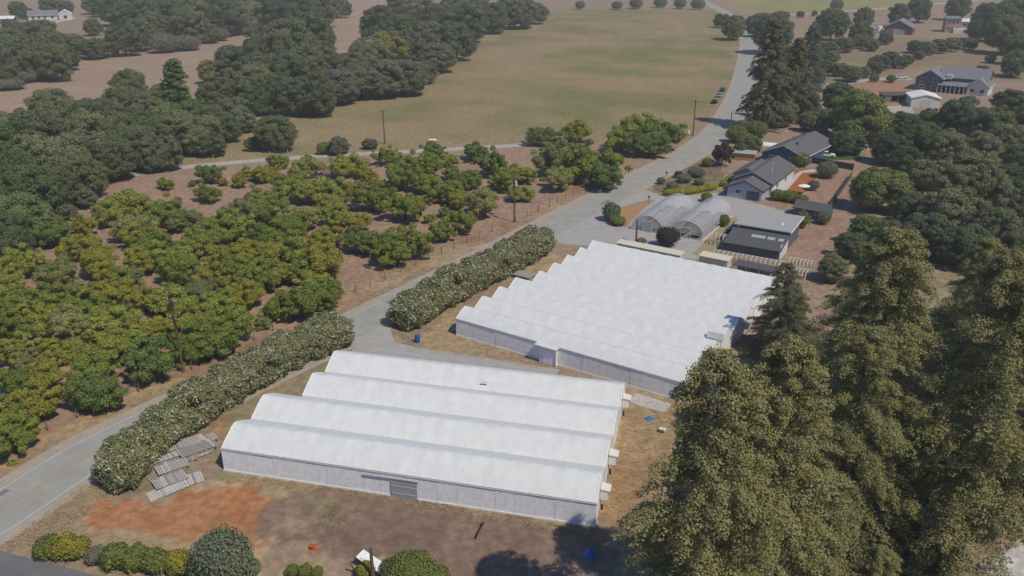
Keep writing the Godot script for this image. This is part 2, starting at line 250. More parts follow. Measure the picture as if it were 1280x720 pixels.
	[-107.33, -164.79, 10.43, 12.07, "d", "dark green tree in dark creek wood at the left border, second such from left", "in dark creek wood at the left border"],
	[-94.52, -143.50, 8.20, 9.18, "g", "fresh green tree in dark creek wood at the left border, first such from left", "in dark creek wood at the left border"],
	[-91.90, -144.71, 8.00, 9.25, "d", "dark green tree in dark creek wood at the left border, third such from left", "in dark creek wood at the left border"],
	[-111.37, -181.15, 11.71, 13.12, "g", "fresh green tree in dark creek wood at the left border, second such from left", "in dark creek wood at the left border"],
	[-120.80, -199.94, 13.52, 15.14, "g", "fresh green tree in dark creek wood at the left border, third such from left", "in dark creek wood at the left border"],
	[-95.03, -152.57, 10.63, 11.91, "g", "fresh green tree in dark creek wood at the left border, fourth such from left", "in dark creek wood at the left border"],
	[-133.69, -223.65, 13.36, 14.96, "o", "olive green tree in dark creek wood at the left border, first such from left", "in dark creek wood at the left border"],
	[-101.34, -169.54, 11.04, 12.37, "g", "fresh green tree in dark creek wood at the left border, fifth such from left", "in dark creek wood at the left border"],
	[-96.67, -162.04, 5.91, 6.83, "d", "dark green tree in dark creek wood at the left border, fourth such from left", "in dark creek wood at the left border"],
	[-113.32, -197.04, 13.34, 14.94, "o", "olive green tree in dark creek wood at the left border, second such from left", "in dark creek wood at the left border"],
	[-126.17, -222.75, 13.31, 14.91, "o", "olive green tree in dark creek wood at the left border, third such from left", "in dark creek wood at the left border"],
	[-100.61, -176.97, 9.86, 11.40, "d", "dark green tree in dark creek wood at the left border, fifth such from left", "in dark creek wood at the left border"],
	[-106.32, -194.26, 12.47, 13.96, "o", "olive green tree in dark creek wood at the left border, fourth such from left", "in dark creek wood at the left border"],
	[-93.72, -170.22, 3.23, 4.30, "w", "grey-green tree in dark creek wood at the left border, first such from left", "in dark creek wood at the left border"],
	[-98.48, -186.89, 9.03, 10.44, "d", "dark green tree in dark creek wood at the left border, sixth such from left", "in dark creek wood at the left border"],
	[-103.83, -200.79, 11.76, 13.17, "o", "olive green tree in dark creek wood at the left border, fifth such from left", "in dark creek wood at the left border"],
	[-94.29, -179.20, 4.22, 5.62, "w", "grey-green tree in dark creek wood at the left border, second such from left", "in dark creek wood at the left border"],
	[-113.55, -223.76, 12.17, 13.63, "o", "olive green tree in dark creek wood at the left border, sixth such from left", "in dark creek wood at the left border"],
	[-98.95, -200.83, 10.34, 11.95, "d", "dark green tree in dark creek wood at the left border, seventh such from left", "in dark creek wood at the left border"],
	[-107.06, -225.74, 10.65, 11.92, "o", "olive green tree in dark creek wood at the left border, seventh such from left", "in dark creek wood at the left border"],
	[-99.34, -211.08, 9.63, 10.79, "g", "fresh green tree in dark creek wood at the left border, sixth such from left", "in dark creek wood at the left border"],
	[-95.71, -213.58, 9.35, 10.47, "o", "olive green tree in dark creek wood at the left border, eighth such from left", "in dark creek wood at the left border"],
	[-89.66, -211.14, 8.87, 9.94, "o", "olive green tree in dark creek wood at the left border, ninth such from left", "in dark creek wood at the left border"],
	[145.62, -610.64, 9.17, 10.61, "d", "dark green tree beside the far bend of the road, first such from left", "beside the far bend of the road"],
	[133.98, -529.74, 13.30, 15.38, "d", "dark green tree beside the far bend of the road, second such from left", "beside the far bend of the road"],
	[-72.75, -234.37, 4.13, 4.77, "d", "dark green tree standing alone on the dry field, first such from left", "standing alone on the dry field"],
	[-65.99, -233.73, 8.82, 10.20, "d", "dark green tree standing alone on the dry field, second such from left", "standing alone on the dry field"],
	[-47.96, -229.75, 4.76, 6.33, "w", "grey-green tree beside the farm lane near the thin pole, first such from left", "beside the farm lane near the thin pole"],
	[-40.38, -236.01, 3.07, 4.09, "w", "grey-green tree beside the farm lane near the thin pole, second such from left", "beside the farm lane near the thin pole"],
	[216.82, -694.12, 4.77, 5.34, "o", "olive green tree behind the far houses at top right, first such from left", "behind the far houses at top right"],
	[228.59, -697.57, 5.39, 6.04, "o", "olive green tree behind the far houses at top right, second such from left", "behind the far houses at top right"],
	[243.51, -709.93, 4.88, 5.46, "o", "olive green tree behind the far houses at top right, third such from left", "behind the far houses at top right"],
	[183.86, -529.19, 10.08, 11.28, "g", "fresh green tree behind the far houses at top right", "behind the far houses at top right"],
	[192.95, -528.85, 15.92, 18.41, "d", "dark green tree behind the far houses at top right, first such from left", "behind the far houses at top right"],
	[286.07, -777.54, 9.31, 10.43, "o", "olive green tree behind the far houses at top right, fourth such from left", "behind the far houses at top right"],
	[198.25, -497.76, 12.08, 13.53, "o", "olive green tree behind the far houses at top right, fifth such from left", "behind the far houses at top right"],
	[242.80, -606.87, 12.54, 14.04, "o", "olive green tree behind the far houses at top right, sixth such from left", "behind the far houses at top right"],
	[272.02, -617.68, 14.87, 16.65, "o", "olive green tree behind the far houses at top right, seventh such from left", "behind the far houses at top right"],
	[301.36, -652.33, 17.33, 20.04, "d", "dark green tree behind the far houses at top right, second such from left", "behind the far houses at top right"],
	[339.84, -674.00, 16.78, 19.40, "d", "dark green tree behind the far houses at top right, third such from left", "behind the far houses at top right"],
	[278.82, -520.74, 13.08, 15.13, "d", "dark green tree behind the far houses at top right, fourth such from left", "behind the far houses at top right"],
	[285.77, -522.90, 20.08, 23.22, "d", "dark green tree behind the far houses at top right, fifth such from left", "behind the far houses at top right"],
	[259.30, -459.74, 18.52, 21.42, "d", "dark green tree behind the far houses at top right, sixth such from left", "behind the far houses at top right"],
	[218.81, -375.79, 11.21, 12.56, "o", "olive green tree behind the far houses at top right, eighth such from left", "behind the far houses at top right"],
	[339.80, -594.40, 19.78, 22.87, "d", "dark green tree behind the far houses at top right, seventh such from left", "behind the far houses at top right"],
	[244.99, -414.19, 14.45, 16.18, "o", "olive green tree behind the far houses at top right, ninth such from left", "behind the far houses at top right"],
	[155.08, -548.67, 13.76, 15.91, "d", "dark green tree beside the tall conifers by the road, first such from left", "beside the tall conifers by the road"],
	[138.07, -459.74, 18.52, 21.42, "d", "dark green tree beside the tall conifers by the road, second such from left", "beside the tall conifers by the road"],
	[85.95, -268.29, 8.18, 9.16, "o", "olive green tree beside the tall conifers by the road, first such from left", "beside the tall conifers by the road"],
	[119.89, -375.21, 13.16, 14.73, "o", "olive green tree beside the tall conifers by the road, second such from left", "beside the tall conifers by the road"],
	[98.03, -298.46, 12.20, 13.66, "o", "olive green tree beside the tall conifers by the road, third such from left", "beside the tall conifers by the road"],
	[94.48, -275.40, 9.54, 11.04, "d", "dark green tree beside the tall conifers by the road, third such from left", "beside the tall conifers by the road"],
	[62.45, -227.36, 3.73, 4.18, "g", "fresh green tree in the yards behind the blue house, first such from left", "in the yards behind the blue house"],
	[67.17, -233.02, 4.66, 5.22, "g", "fresh green tree in the yards behind the blue house, second such from left", "in the yards behind the blue house"],
	[92.41, -261.16, 6.11, 6.85, "o", "olive green tree in the yards behind the blue house", "in the yards behind the blue house"],
	[97.40, -259.23, 6.78, 7.84, "d", "dark green tree in the yards behind the blue house, first such from left", "in the yards behind the blue house"],
	[111.32, -288.32, 10.28, 11.51, "g", "fresh green tree in the yards behind the blue house, third such from left", "in the yards behind the blue house"],
	[92.49, -229.43, 7.27, 8.40, "d", "dark green tree in the yards behind the blue house, second such from left", "in the yards behind the blue house"],
	[101.08, -244.07, 13.68, 18.19, "G", "light green tree in the yards behind the blue house, first such from left", "in the yards behind the blue house"],
	[106.82, -244.48, 8.55, 11.37, "G", "light green tree in the yards behind the blue house, second such from left", "in the yards behind the blue house"],
	[112.39, -240.26, 9.25, 10.70, "d", "dark green tree in the yards behind the blue house, third such from left", "in the yards behind the blue house"],
	[54.99, -134.88, 4.42, 4.95, "o", "olive green tree in woodland along the right edge, first such from left", "in woodland along the right edge"],
	[63.02, -146.82, 4.76, 5.33, "o", "olive green tree in woodland along the right edge, second such from left", "in woodland along the right edge"],
	[68.30, -153.03, 6.09, 6.82, "g", "fresh green tree in woodland along the right edge, first such from left", "in woodland along the right edge"],
	[79.68, -176.45, 8.84, 11.75, "G", "light green tree in woodland along the right edge", "in woodland along the right edge"],
	[99.29, -218.50, 8.48, 9.81, "d", "dark green tree in woodland along the right edge, first such from left", "in woodland along the right edge"],
	[70.26, -145.56, 6.93, 7.76, "o", "olive green tree in woodland along the right edge, third such from left", "in woodland along the right edge"],
	[96.80, -201.57, 7.89, 9.12, "d", "dark green tree in woodland along the right edge, second such from left", "in woodland along the right edge"],
	[81.86, -165.17, 6.60, 7.64, "d", "dark green tree in woodland along the right edge, third such from left", "in woodland along the right edge"],
	[109.24, -222.19, 9.69, 10.86, "g", "fresh green tree in woodland along the right edge, second such from left", "in woodland along the right edge"],
	[77.00, -147.70, 7.85, 8.79, "o", "olive green tree in woodland along the right edge, fourth such from left", "in woodland along the right edge"],
	[127.32, -254.94, 8.26, 9.25, "o", "olive green tree in woodland along the right edge, fifth such from left", "in woodland along the right edge"],
	[94.18, -181.83, 10.09, 11.30, "o", "olive green tree in woodland along the right edge, sixth such from left", "in woodland along the right edge"],
	[113.93, -216.92, 9.88, 11.06, "o", "olive green tree in woodland along the right edge, seventh such from left", "in woodland along the right edge"],
	[86.17, -157.24, 9.75, 10.92, "o", "olive green tree in woodland along the right edge, eighth such from left", "in woodland along the right edge"],
	[131.42, -246.72, 11.11, 12.44, "o", "olive green tree in woodland along the right edge, ninth such from left", "in woodland along the right edge"],
	[80.93, -141.87, 7.58, 8.49, "o", "olive green tree in woodland along the right edge, tenth such from left", "in woodland along the right edge"],
	[108.80, -194.42, 9.65, 10.81, "o", "olive green tree in woodland along the right edge, eleventh such from left", "in woodland along the right edge"],
	[102.97, -178.78, 9.61, 10.77, "o", "olive green tree in woodland along the right edge, twelfth such from left", "in woodland along the right edge"],
	[120.95, -212.72, 9.70, 10.87, "o", "olive green tree in woodland along the right edge, thirteenth such from left", "in woodland along the right edge"],
	[134.18, -234.25, 11.43, 12.80, "o", "olive green tree in woodland along the right edge, fourteenth such from left", "in woodland along the right edge"],
	[89.33, -148.13, 8.15, 9.12, "o", "olive green tree in woodland along the right edge, fifteenth such from left", "in woodland along the right edge"],
	[112.11, -184.30, 8.26, 9.55, "d", "dark green tree in woodland along the right edge, fourth such from left", "in woodland along the right edge"],
	[162.06, -274.01, 10.44, 12.07, "d", "dark green tree in woodland along the right edge, fifth such from left", "in woodland along the right edge"],
	[133.01, -221.27, 10.06, 11.26, "o", "olive green tree in woodland along the right edge, sixteenth such from left", "in woodland along the right edge"],
	[102.90, -162.20, 8.22, 9.20, "o", "olive green tree in woodland along the right edge, seventeenth such from left", "in woodland along the right edge"],
	[126.85, -204.61, 7.99, 9.24, "d", "dark green tree in woodland along the right edge, sixth such from left", "in woodland along the right edge"],
	[91.59, -141.77, 6.56, 7.59, "d", "dark green tree in woodland along the right edge, seventh such from left", "in woodland along the right edge"],
	[155.41, -253.29, 8.83, 10.22, "d", "dark green tree in woodland along the right edge, eighth such from left", "in woodland along the right edge"],
	[150.80, -429.51, 5.93, 8.41, "o", "olive green tree in old orchard below the red house, first such from left", "in old orchard below the red house"],
	[129.76, -361.33, 4.53, 6.43, "o", "olive green tree in old orchard below the red house, second such from left", "in old orchard below the red house"],
	[138.81, -383.07, 5.85, 8.30, "o", "olive green tree in old orchard below the red house, third such from left", "in old orchard below the red house"],
	[163.53, -448.21, 7.72, 10.94, "o", "olive green tree in old orchard below the red house, fourth such from left", "in old orchard below the red house"],
	[155.56, -420.48, 5.81, 8.24, "o", "olive green tree in old orchard below the red house, fifth such from left", "in old orchard below the red house"],
	[144.09, -377.83, 5.25, 7.45, "o", "olive green tree in old orchard below the red house, sixth such from left", "in old orchard below the red house"],
	[178.56, -466.52, 7.06, 10.01, "o", "olive green tree in old orchard below the red house, seventh such from left", "in old orchard below the red house"],
	[143.55, -362.64, 6.56, 9.31, "d", "dark green tree in old orchard below the red house, first such from left", "in old orchard below the red house"],
	[194.15, -484.65, 6.66, 9.44, "o", "olive green tree in old orchard below the red house, eighth such from left", "in old orchard below the red house"],
	[153.88, -374.75, 4.17, 5.92, "o", "olive green tree in old orchard below the red house, ninth such from left", "in old orchard below the red house"],
	[196.33, -473.31, 6.51, 9.23, "o", "olive green tree in old orchard below the red house, tenth such from left", "in old orchard below the red house"],
	[160.78, -382.71, 5.32, 7.54, "o", "olive green tree in old orchard below the red house, eleventh such from left", "in old orchard below the red house"],
	[153.22, -362.24, 2.53, 3.59, "g", "fresh green tree in old orchard below the red house, first such from left", "in old orchard below the red house"],
	[169.94, -398.46, 6.07, 8.62, "o", "olive green tree in old orchard below the red house, twelfth such from left", "in old orchard below the red house"],
	[216.04, -504.20, 6.22, 8.83, "d", "dark green tree in old orchard below the red house, second such from left", "in old orchard below the red house"],
	[181.92, -414.66, 5.74, 8.14, "o", "olive green tree in old orchard below the red house, thirteenth such from left", "in old orchard below the red house"],
	[159.49, -360.35, 3.02, 4.28, "g", "fresh green tree in old orchard below the red house, second such from left", "in old orchard below the red house"],
	[181.25, -403.08, 5.03, 7.13, "o", "olive green tree in old orchard below the red house, fourteenth such from left", "in old orchard below the red house"],
	[192.26, -419.65, 4.64, 6.59, "o", "olive green tree in old orchard below the red house, fifteenth such from left", "in old orchard below the red house"],
	[215.18, -462.95, 7.01, 9.94, "o", "olive green tree in old orchard below the red house, sixteenth such from left", "in old orchard below the red house"],
	[206.19, -437.59, 4.23, 6.00, "o", "olive green tree in old orchard below the red house, seventeenth such from left", "in old orchard below the red house"],
	[218.23, -455.50, 6.27, 8.90, "o", "olive green tree in old orchard below the red house, eighteenth such from left", "in old orchard below the red house"],
	[227.80, -462.47, 6.36, 9.03, "o", "olive green tree in old orchard below the red house, nineteenth such from left", "in old orchard below the red house"],
	[237.66, -469.64, 6.46, 9.16, "o", "olive green tree in old orchard below the red house, twentieth such from left", "in old orchard below the red house"],
	[252.59, -480.30, 5.94, 8.43, "o", "olive green tree in old orchard below the red house, twenty-first such from left", "in old orchard below the red house"],
	[208.22, -380.59, 3.97, 5.63, "g", "fresh green tree in old orchard below the red house, third such from left", "in old orchard below the red house"],
	[234.38, -423.48, 3.81, 5.40, "o", "olive green tree in old orchard below the red house, twenty-second such from left", "in old orchard below the red house"],
	[26.88, -61.23, 4.00, 4.62, "d", "dark green tree in deep shade beneath the tall conifers, first such from left", "in deep shade beneath the tall conifers"],
	[31.40, -67.95, 4.32, 4.99, "d", "dark green tree in deep shade beneath the tall conifers, second such from left", "in deep shade beneath the tall conifers"],
	[39.59, -78.82, 4.84, 5.60, "d", "dark green tree in deep shade beneath the tall conifers, third such from left", "in deep shade beneath the tall conifers"],
	[35.63, -66.76, 4.26, 4.93, "d", "dark green tree in deep shade beneath the tall conifers, fourth such from left", "in deep shade beneath the tall conifers"],
	[37.25, -61.84, 4.69, 5.42, "d", "dark green tree in deep shade beneath the tall conifers, fifth such from left", "in deep shade beneath the tall conifers"],
	[44.80, -73.08, 4.56, 5.28, "d", "dark green tree in deep shade beneath the tall conifers, sixth such from left", "in deep shade beneath the tall conifers"],
	[59.44, -104.46, 7.29, 8.17, "o", "olive green tree in deep shade beneath the tall conifers, first such from left", "in deep shade beneath the tall conifers"],
	[46.32, -67.95, 4.32, 4.99, "d", "dark green tree in deep shade beneath the tall conifers, seventh such from left", "in deep shade beneath the tall conifers"],
	[69.57, -110.90, 6.38, 7.37, "d", "dark green tree in deep shade beneath the tall conifers, eighth such from left", "in deep shade beneath the tall conifers"],
	[51.76, -74.45, 4.63, 5.35, "d", "dark green tree in deep shade beneath the tall conifers, ninth such from left", "in deep shade beneath the tall conifers"],
	[58.34, -84.37, 6.14, 6.87, "o", "olive green tree in deep shade beneath the tall conifers, second such from left", "in deep shade beneath the tall conifers"],
]


class Shape:
	var v := PackedVector3Array()
	var n := PackedVector3Array()
	var c := PackedColorArray()
	var col := Color(1, 1, 1)
	func tri(a: Vector3, b: Vector3, d: Vector3) -> void:
		v.push_back(a); v.push_back(b); v.push_back(d)
		c.push_back(col); c.push_back(col); c.push_back(col)
	func quad(a: Vector3, b: Vector3, d: Vector3, e: Vector3) -> void:
		tri(a, b, d); tri(a, d, e)
	func hexa(p: Array) -> Shape:  # 0-3 bottom ring, 4-7 top ring
		quad(p[0], p[1], p[2], p[3]); quad(p[7], p[6], p[5], p[4])
		for i in 4:
			var j := (i + 1) % 4
			quad(p[i], p[i + 4], p[j + 4], p[j])
		return self
	func box(o: Vector3, s: Vector3, t := Basis.IDENTITY) -> Shape:
		var p := []
		for y in [-0.5, 0.5]:
			for q in [Vector2(-0.5, -0.5), Vector2(0.5, -0.5), Vector2(0.5, 0.5), Vector2(-0.5, 0.5)]:
				p.append(o + t * Vector3(q.x * s.x, y * s.y, q.y * s.z))
		hexa(p)
		return self
	func slab(a: Vector3, b: Vector3, d: Vector3, e: Vector3, th: float) -> Shape:
		var k := Vector3(0, -th, 0)
		hexa([a + k, b + k, d + k, e + k, a, b, d, e])
		return self
	func tube(a: Vector3, b: Vector3, ra: float, rb: float, sides := 8) -> Shape:
		var w := (b - a).normalized()
		var x := w.cross(Vector3(0.31, 0.9, 0.2)).normalized()
		var y := w.cross(x)
		for i in sides:
			var s := TAU * i / sides
			var t := TAU * (i + 1) / sides
			var p := x * cos(s) + y * sin(s)
			var q := x * cos(t) + y * sin(t)
			quad(a + p * ra, a + q * ra, b + q * rb, b + p * rb)
			tri(b, b + p * rb, b + q * rb)
		return self
	func path(pts: Array, r: float, sides := 6) -> Shape:
		for i in pts.size() - 1:
			tube(pts[i], pts[i + 1], r, r, sides)
		return self
	func prism(poly: Array, z0: float, z1: float) -> Shape:  # a convex outline in x, y pushed along z
		var m := poly.size()
		for i in m:
			var j := (i + 1) % m
			quad(Vector3(poly[i].x, poly[i].y, z0), Vector3(poly[j].x, poly[j].y, z0), Vector3(poly[j].x, poly[j].y, z1), Vector3(poly[i].x, poly[i].y, z1))
		for i in range(1, m - 1):
			for z in [z0, z1]:
				tri(Vector3(poly[0].x, poly[0].y, z), Vector3(poly[i].x, poly[i].y, z), Vector3(poly[i + 1].x, poly[i + 1].y, z))
		return self
	func grid(rows: Array) -> Shape:  # smooth sheet through rows of points
		var h := rows.size()
		var w: int = rows[0].size()
		var nn := []
		for i in h:
			var line := []
			for j in w:
				var dx: Vector3 = rows[i][mini(j + 1, w - 1)] - rows[i][maxi(j - 1, 0)]
				var dy: Vector3 = rows[mini(i + 1, h - 1)][j] - rows[maxi(i - 1, 0)][j]
				var q := dx.cross(dy).normalized()
				line.append(q if q.y >= 0 else -q)
			nn.append(line)
		for i in h - 1:
			for j in w - 1:
				var up: Vector3 = (rows[i + 1][j + 1] - rows[i][j]).cross(rows[i][j + 1] - rows[i][j])
				var order := [[0, 0], [0, 1], [1, 1], [0, 0], [1, 1], [1, 0]]
				if up.dot(nn[i][j]) < 0: order = [[0, 0], [1, 1], [0, 1], [0, 0], [1, 0], [1, 1]]
				for k in order:
					v.push_back(rows[i + k[0]][j + k[1]])
					n.push_back(nn[i + k[0]][j + k[1]])
					c.push_back(col)
		return self
	func mesh() -> ArrayMesh:
		var a := []
		a.resize(Mesh.ARRAY_MAX)
		a[Mesh.ARRAY_VERTEX] = v
		a[Mesh.ARRAY_COLOR] = c
		if n.size() == v.size():
			a[Mesh.ARRAY_NORMAL] = n
		var m := ArrayMesh.new()
		m.add_surface_from_arrays(Mesh.PRIMITIVE_TRIANGLES, a)
		return m

var rng := RandomNumberGenerator.new()
var M := {}
var taken := {}
var tex := {}
var mean := {}

func numbered(called: String) -> String:
	var k: int = taken.get(called, -1) + 1
	taken[called] = k
	return called if k == 0 else "%s_%03d" % [called, k]

func tag(o: Node3D, label: String, category: String, group := "") -> Node3D:
	o.set_meta("label", label)
	o.set_meta("category", category)
	if group: o.set_meta("group", group)
	return o

func thing(called: String, label: String, category: String, at := Vector3.ZERO, turn := 0.0, group := "") -> Node3D:
	var o := Node3D.new()
	o.name = numbered(called)
	add_child(o)
	o.position = at
	o.rotation.y = turn
	return tag(o, label, category, group)

func part(called: String, m, mat: Material, parent: Node3D) -> MeshInstance3D:
	var o := MeshInstance3D.new()
	o.name = called
	o.mesh = m.mesh() if m is Shape else m
	o.material_override = mat
	o.cast_shadow = GeometryInstance3D.SHADOW_CASTING_SETTING_ON
	parent.add_child(o, true)
	return o

func struct(called: String, m, mat: Material) -> MeshInstance3D:
	var o := part(numbered(called), m, mat, self)
	o.set_meta("kind", "structure")
	return o

func turn_of(dir: Vector2) -> float:  # the turn that points a thing's own x along dir (x, z)
	return atan2(-dir.y, dir.x)

func g3(p: Vector2, y := 0.0) -> Vector3:
	return Vector3(p.x, y, p.y)

# ------------------------------------------------------------------ materials
func grey_texture(side: int, freq: float, octaves: int, lo: float, hi: float, sd: int, stretch := 1.0) -> ImageTexture:
	var f := FastNoiseLite.new()
	f.seed = sd
	f.noise_type = FastNoiseLite.TYPE_SIMPLEX
	f.frequency = freq
	f.fractal_octaves = octaves
	f.fractal_gain = 0.62
	var im := f.get_seamless_image(side, int(side * stretch), false, false, 0.12, true)
	im.convert(Image.FORMAT_RGB8)
	var d := im.get_data()
	for i in d.size():
		var x := clampf(lo + (hi - lo) * d[i] / 255.0, 0, 1)
		d[i] = int(255 * x)
	im = Image.create_from_data(im.get_width(), im.get_height(), false, Image.FORMAT_RGB8, d)
	if stretch != 1.0: im.resize(side, side)
	return ImageTexture.create_from_image(im)

func mat(called: String, base: Color, rough := 0.9, texture := "", scale := 0.1, vertex := false, bump := 0.0) -> StandardMaterial3D:
	var m := StandardMaterial3D.new()
	m.resource_name = called
	m.albedo_color = base.linear_to_srgb()
	m.roughness = rough
	m.metallic_specular = 0.3
	m.cull_mode = BaseMaterial3D.CULL_DISABLED
	if vertex: m.vertex_color_use_as_albedo = true
	if texture:
		m.albedo_color = (base / mean[texture]).linear_to_srgb()  # the texture darkens a little
		m.albedo_texture = tex[texture]
		m.uv1_triplanar = true
		m.uv1_world_triplanar = true
		m.uv1_scale = Vector3.ONE * scale
		if bump > 0:
			m.heightmap_enabled = true
			m.heightmap_texture = tex[texture]
			m.heightmap_scale = bump
	M[called] = m
	return m

func leaf_mat(called: String, base: Color) -> void:
	var m := mat(called, base, 0.65, "", 1, true)
	m.metallic_specular = 0.25
	m.backlight_enabled = true
	m.backlight = Color(0.5, 0.5, 0.5)

func make_materials() -> void:
	# grey textures: side, frequency, octaves, darkest, lightest, seed
	for q in [["ground", 1024, 0.012, 7, 0.74, 1.0, 3], ["road", 512, 0.006, 4, 0.91, 1.0, 4], ["blotch", 512, 0.012, 5, 0.86, 1.0, 5], ["grain", 512, 0.05, 4, 0.66, 1.0, 7], ["film", 512, 0.011, 6, 0.91, 1.0, 9]]:
		tex[q[0]] = grey_texture(q[1], q[2], q[3], q[4], q[5], q[6])
		mean[q[0]] = pow((q[4] + q[5]) / 2, 2.2)
	mat("ground", Color(1, 1, 1), 1.0, "ground", 1 / 23.0, true)
	mat("asphalt", Color(0.32, 0.312, 0.275), 0.92, "road", 1 / 17.0)
	mat("new_asphalt", Color(0.15, 0.15, 0.155), 0.92, "road", 1 / 13.0)
	mat("tar", Color(0.18, 0.18, 0.18), 0.85, "blotch", 0.4)
	mat("gravel", Color(0.36, 0.345, 0.32), 1.0, "road", 1 / 9.0)
	mat("lane", Color(0.40, 0.36, 0.31), 1.0, "road", 1 / 9.0)
	mat("shoulder", Color(0.37, 0.31, 0.25), 1.0, "road", 1 / 7.0)
	mat("white_line", Color(0.50, 0.48, 0.43), 0.9, "ground", 1 / 3.0)
	mat("yellow_line", Color(0.40, 0.27, 0.12), 0.9, "ground", 1 / 3.0)
	mat("film", Color(0.645, 0.655, 0.64), 0.6, "film", 1 / 13.0)
	mat("film_wall", Color(0.80, 0.81, 0.84), 0.6, "blotch", 1 / 5.0)
	mat("film_wall_grey", Color(0.80, 0.80, 0.80), 0.6, "blotch", 1 / 5.0)
	mat("white_trim", Color(0.78, 0.78, 0.76), 0.6, "blotch", 0.3)
	mat("gutter", Color(0.52, 0.52, 0.53), 0.5, "blotch", 0.3)
	mat("door_grey", Color(0.33, 0.34, 0.36), 0.6, "blotch", 0.5)
	mat("galvanised", Color(0.50, 0.51, 0.52), 0.45, "blotch", 0.4)
	mat("cream", Color(0.60, 0.56, 0.44), 0.8, "blotch", 0.3)
	mat("roof_dark", Color(0.095, 0.095, 0.102), 0.9, "grain", 0.25)
	mat("roof_mid", Color(0.125, 0.122, 0.128), 0.9, "grain", 0.25)
	mat("roof_brown", Color(0.10, 0.085, 0.08), 0.9, "grain", 0.25)
	mat("roof_pale", Color(0.34, 0.34, 0.33), 0.9, "grain", 0.15)
	mat("roof_slate", Color(0.19, 0.195, 0.21), 0.9, "grain", 0.2)
	mat("roof_white", Color(0.74, 0.74, 0.73), 0.6, "blotch", 0.2)
	mat("wall_grey", Color(0.40, 0.44, 0.52), 0.85, "blotch", 0.3)
	mat("wall_pale", Color(0.60, 0.60, 0.60), 0.85, "blotch", 0.3)
	mat("wall_blue", Color(0.045, 0.11, 0.20), 0.8, "blotch", 0.3)
	mat("wall_slate", Color(0.10, 0.13, 0.17), 0.85, "blotch", 0.3)
	mat("wall_red", Color(0.24, 0.09, 0.07), 0.85, "blotch", 0.3)
	mat("wall_brown", Color(0.11, 0.08, 0.06), 0.9, "grain", 0.4)
	mat("wall_salmon", Color(0.42, 0.25, 0.19), 0.85, "blotch", 0.2)
	mat("tan_wood", Color(0.42, 0.25, 0.11), 0.9, "grain", 0.4)
	mat("dark_fence", Color(0.085, 0.075, 0.07), 0.95, "grain", 0.4)
	mat("pole_wood", Color(0.115, 0.085, 0.065), 0.95, "grain", 0.5)
	mat("post_wood", Color(0.12, 0.095, 0.08), 0.95, "grain", 0.5)
	mat("old_plank", Color(0.40, 0.37, 0.335), 0.95, "grain", 0.35)
	mat("old_plank_dark", Color(0.30, 0.275, 0.25), 0.95, "grain", 0.35)
	mat("old_plank_pale", Color(0.50, 0.475, 0.43), 0.95, "grain", 0.35)
	mat("bark", Color(0.075, 0.055, 0.042), 0.95, "grain", 0.6)
	mat("redwood_bark", Color(0.15, 0.10, 0.075), 0.95, "grain", 0.6)
	mat("wire", Color(0.25, 0.24, 0.23), 0.6)
	mat("old_pipe", Color(0.50, 0.48, 0.44), 0.7, "blotch", 0.5)
	mat("white_pipe", Color(0.66, 0.65, 0.62), 0.6)
	mat("black_plastic", Color(0.02, 0.02, 0.022), 0.5)
	mat("blue_plastic", Color(0.03, 0.10, 0.30), 0.5)
	mat("blue_tarp", Color(0.03, 0.17, 0.42), 0.6, "blotch", 0.5)
	mat("orange_plastic", Color(0.55, 0.09, 0.03), 0.5)
	mat("window_glass", Color(0.03, 0.04, 0.05), 0.08)
	mat("skylight", Color(0.36, 0.38, 0.40), 0.25)
	mat("car_white", Color(0.75, 0.75, 0.75), 0.25)
	mat("car_blue", Color(0.03, 0.06, 0.12), 0.25)
	mat("car_black", Color(0.012, 0.013, 0.016), 0.25)
	mat("car_silver", Color(0.33, 0.38, 0.42), 0.3)
	mat("tyre", Color(0.02, 0.02, 0.02), 0.9)
	mat("tail_lamp", Color(0.3, 0.01, 0.01), 0.3)
	mat("head_lamp", Color(0.6, 0.6, 0.6), 0.2)
	mat("bark_chips", Color(0.33, 0.115, 0.04), 1.0, "ground", 1 / 5.0)
	mat("bed_soil", Color(0.36, 0.215, 0.115), 1.0, "ground", 1 / 6.0)
	mat("bed_straw", Color(0.33, 0.25, 0.135), 1.0, "ground", 1 / 6.0)
	mat("concrete", Color(0.46, 0.43, 0.40), 0.9, "blotch", 0.3)
	mat("lawn", Color(0.055, 0.10, 0.03), 1.0, "ground", 1 / 5.0)
	mat("dry_straw", Color(1, 1, 1), 1.0, "", 1, true)
	var poly := mat("tunnel_film", Color(0.50, 0.50, 0.53), 0.35, "blotch", 0.2)
	poly.transparency = BaseMaterial3D.TRANSPARENCY_ALPHA
	poly.albedo_color.a = 0.46
	leaf_mat("leaf_g", Color(0.220, 0.260, 0.050))
	leaf_mat("leaf_o", Color(0.230, 0.250, 0.085))
	leaf_mat("leaf_y", Color(0.290, 0.280, 0.045))
	leaf_mat("leaf_d", Color(0.160, 0.215, 0.058))
	leaf_mat("wood_d", Color(0.130, 0.158, 0.074))
	leaf_mat("wood_o", Color(0.168, 0.192, 0.098))
	leaf_mat("wood_g", Color(0.144, 0.192, 0.070))
	leaf_mat("wood_w", Color(0.180, 0.186, 0.120))
	leaf_mat("wood_y", Color(0.288, 0.258, 0.072))
	leaf_mat("wood_G", Color(0.198, 0.234, 0.072))
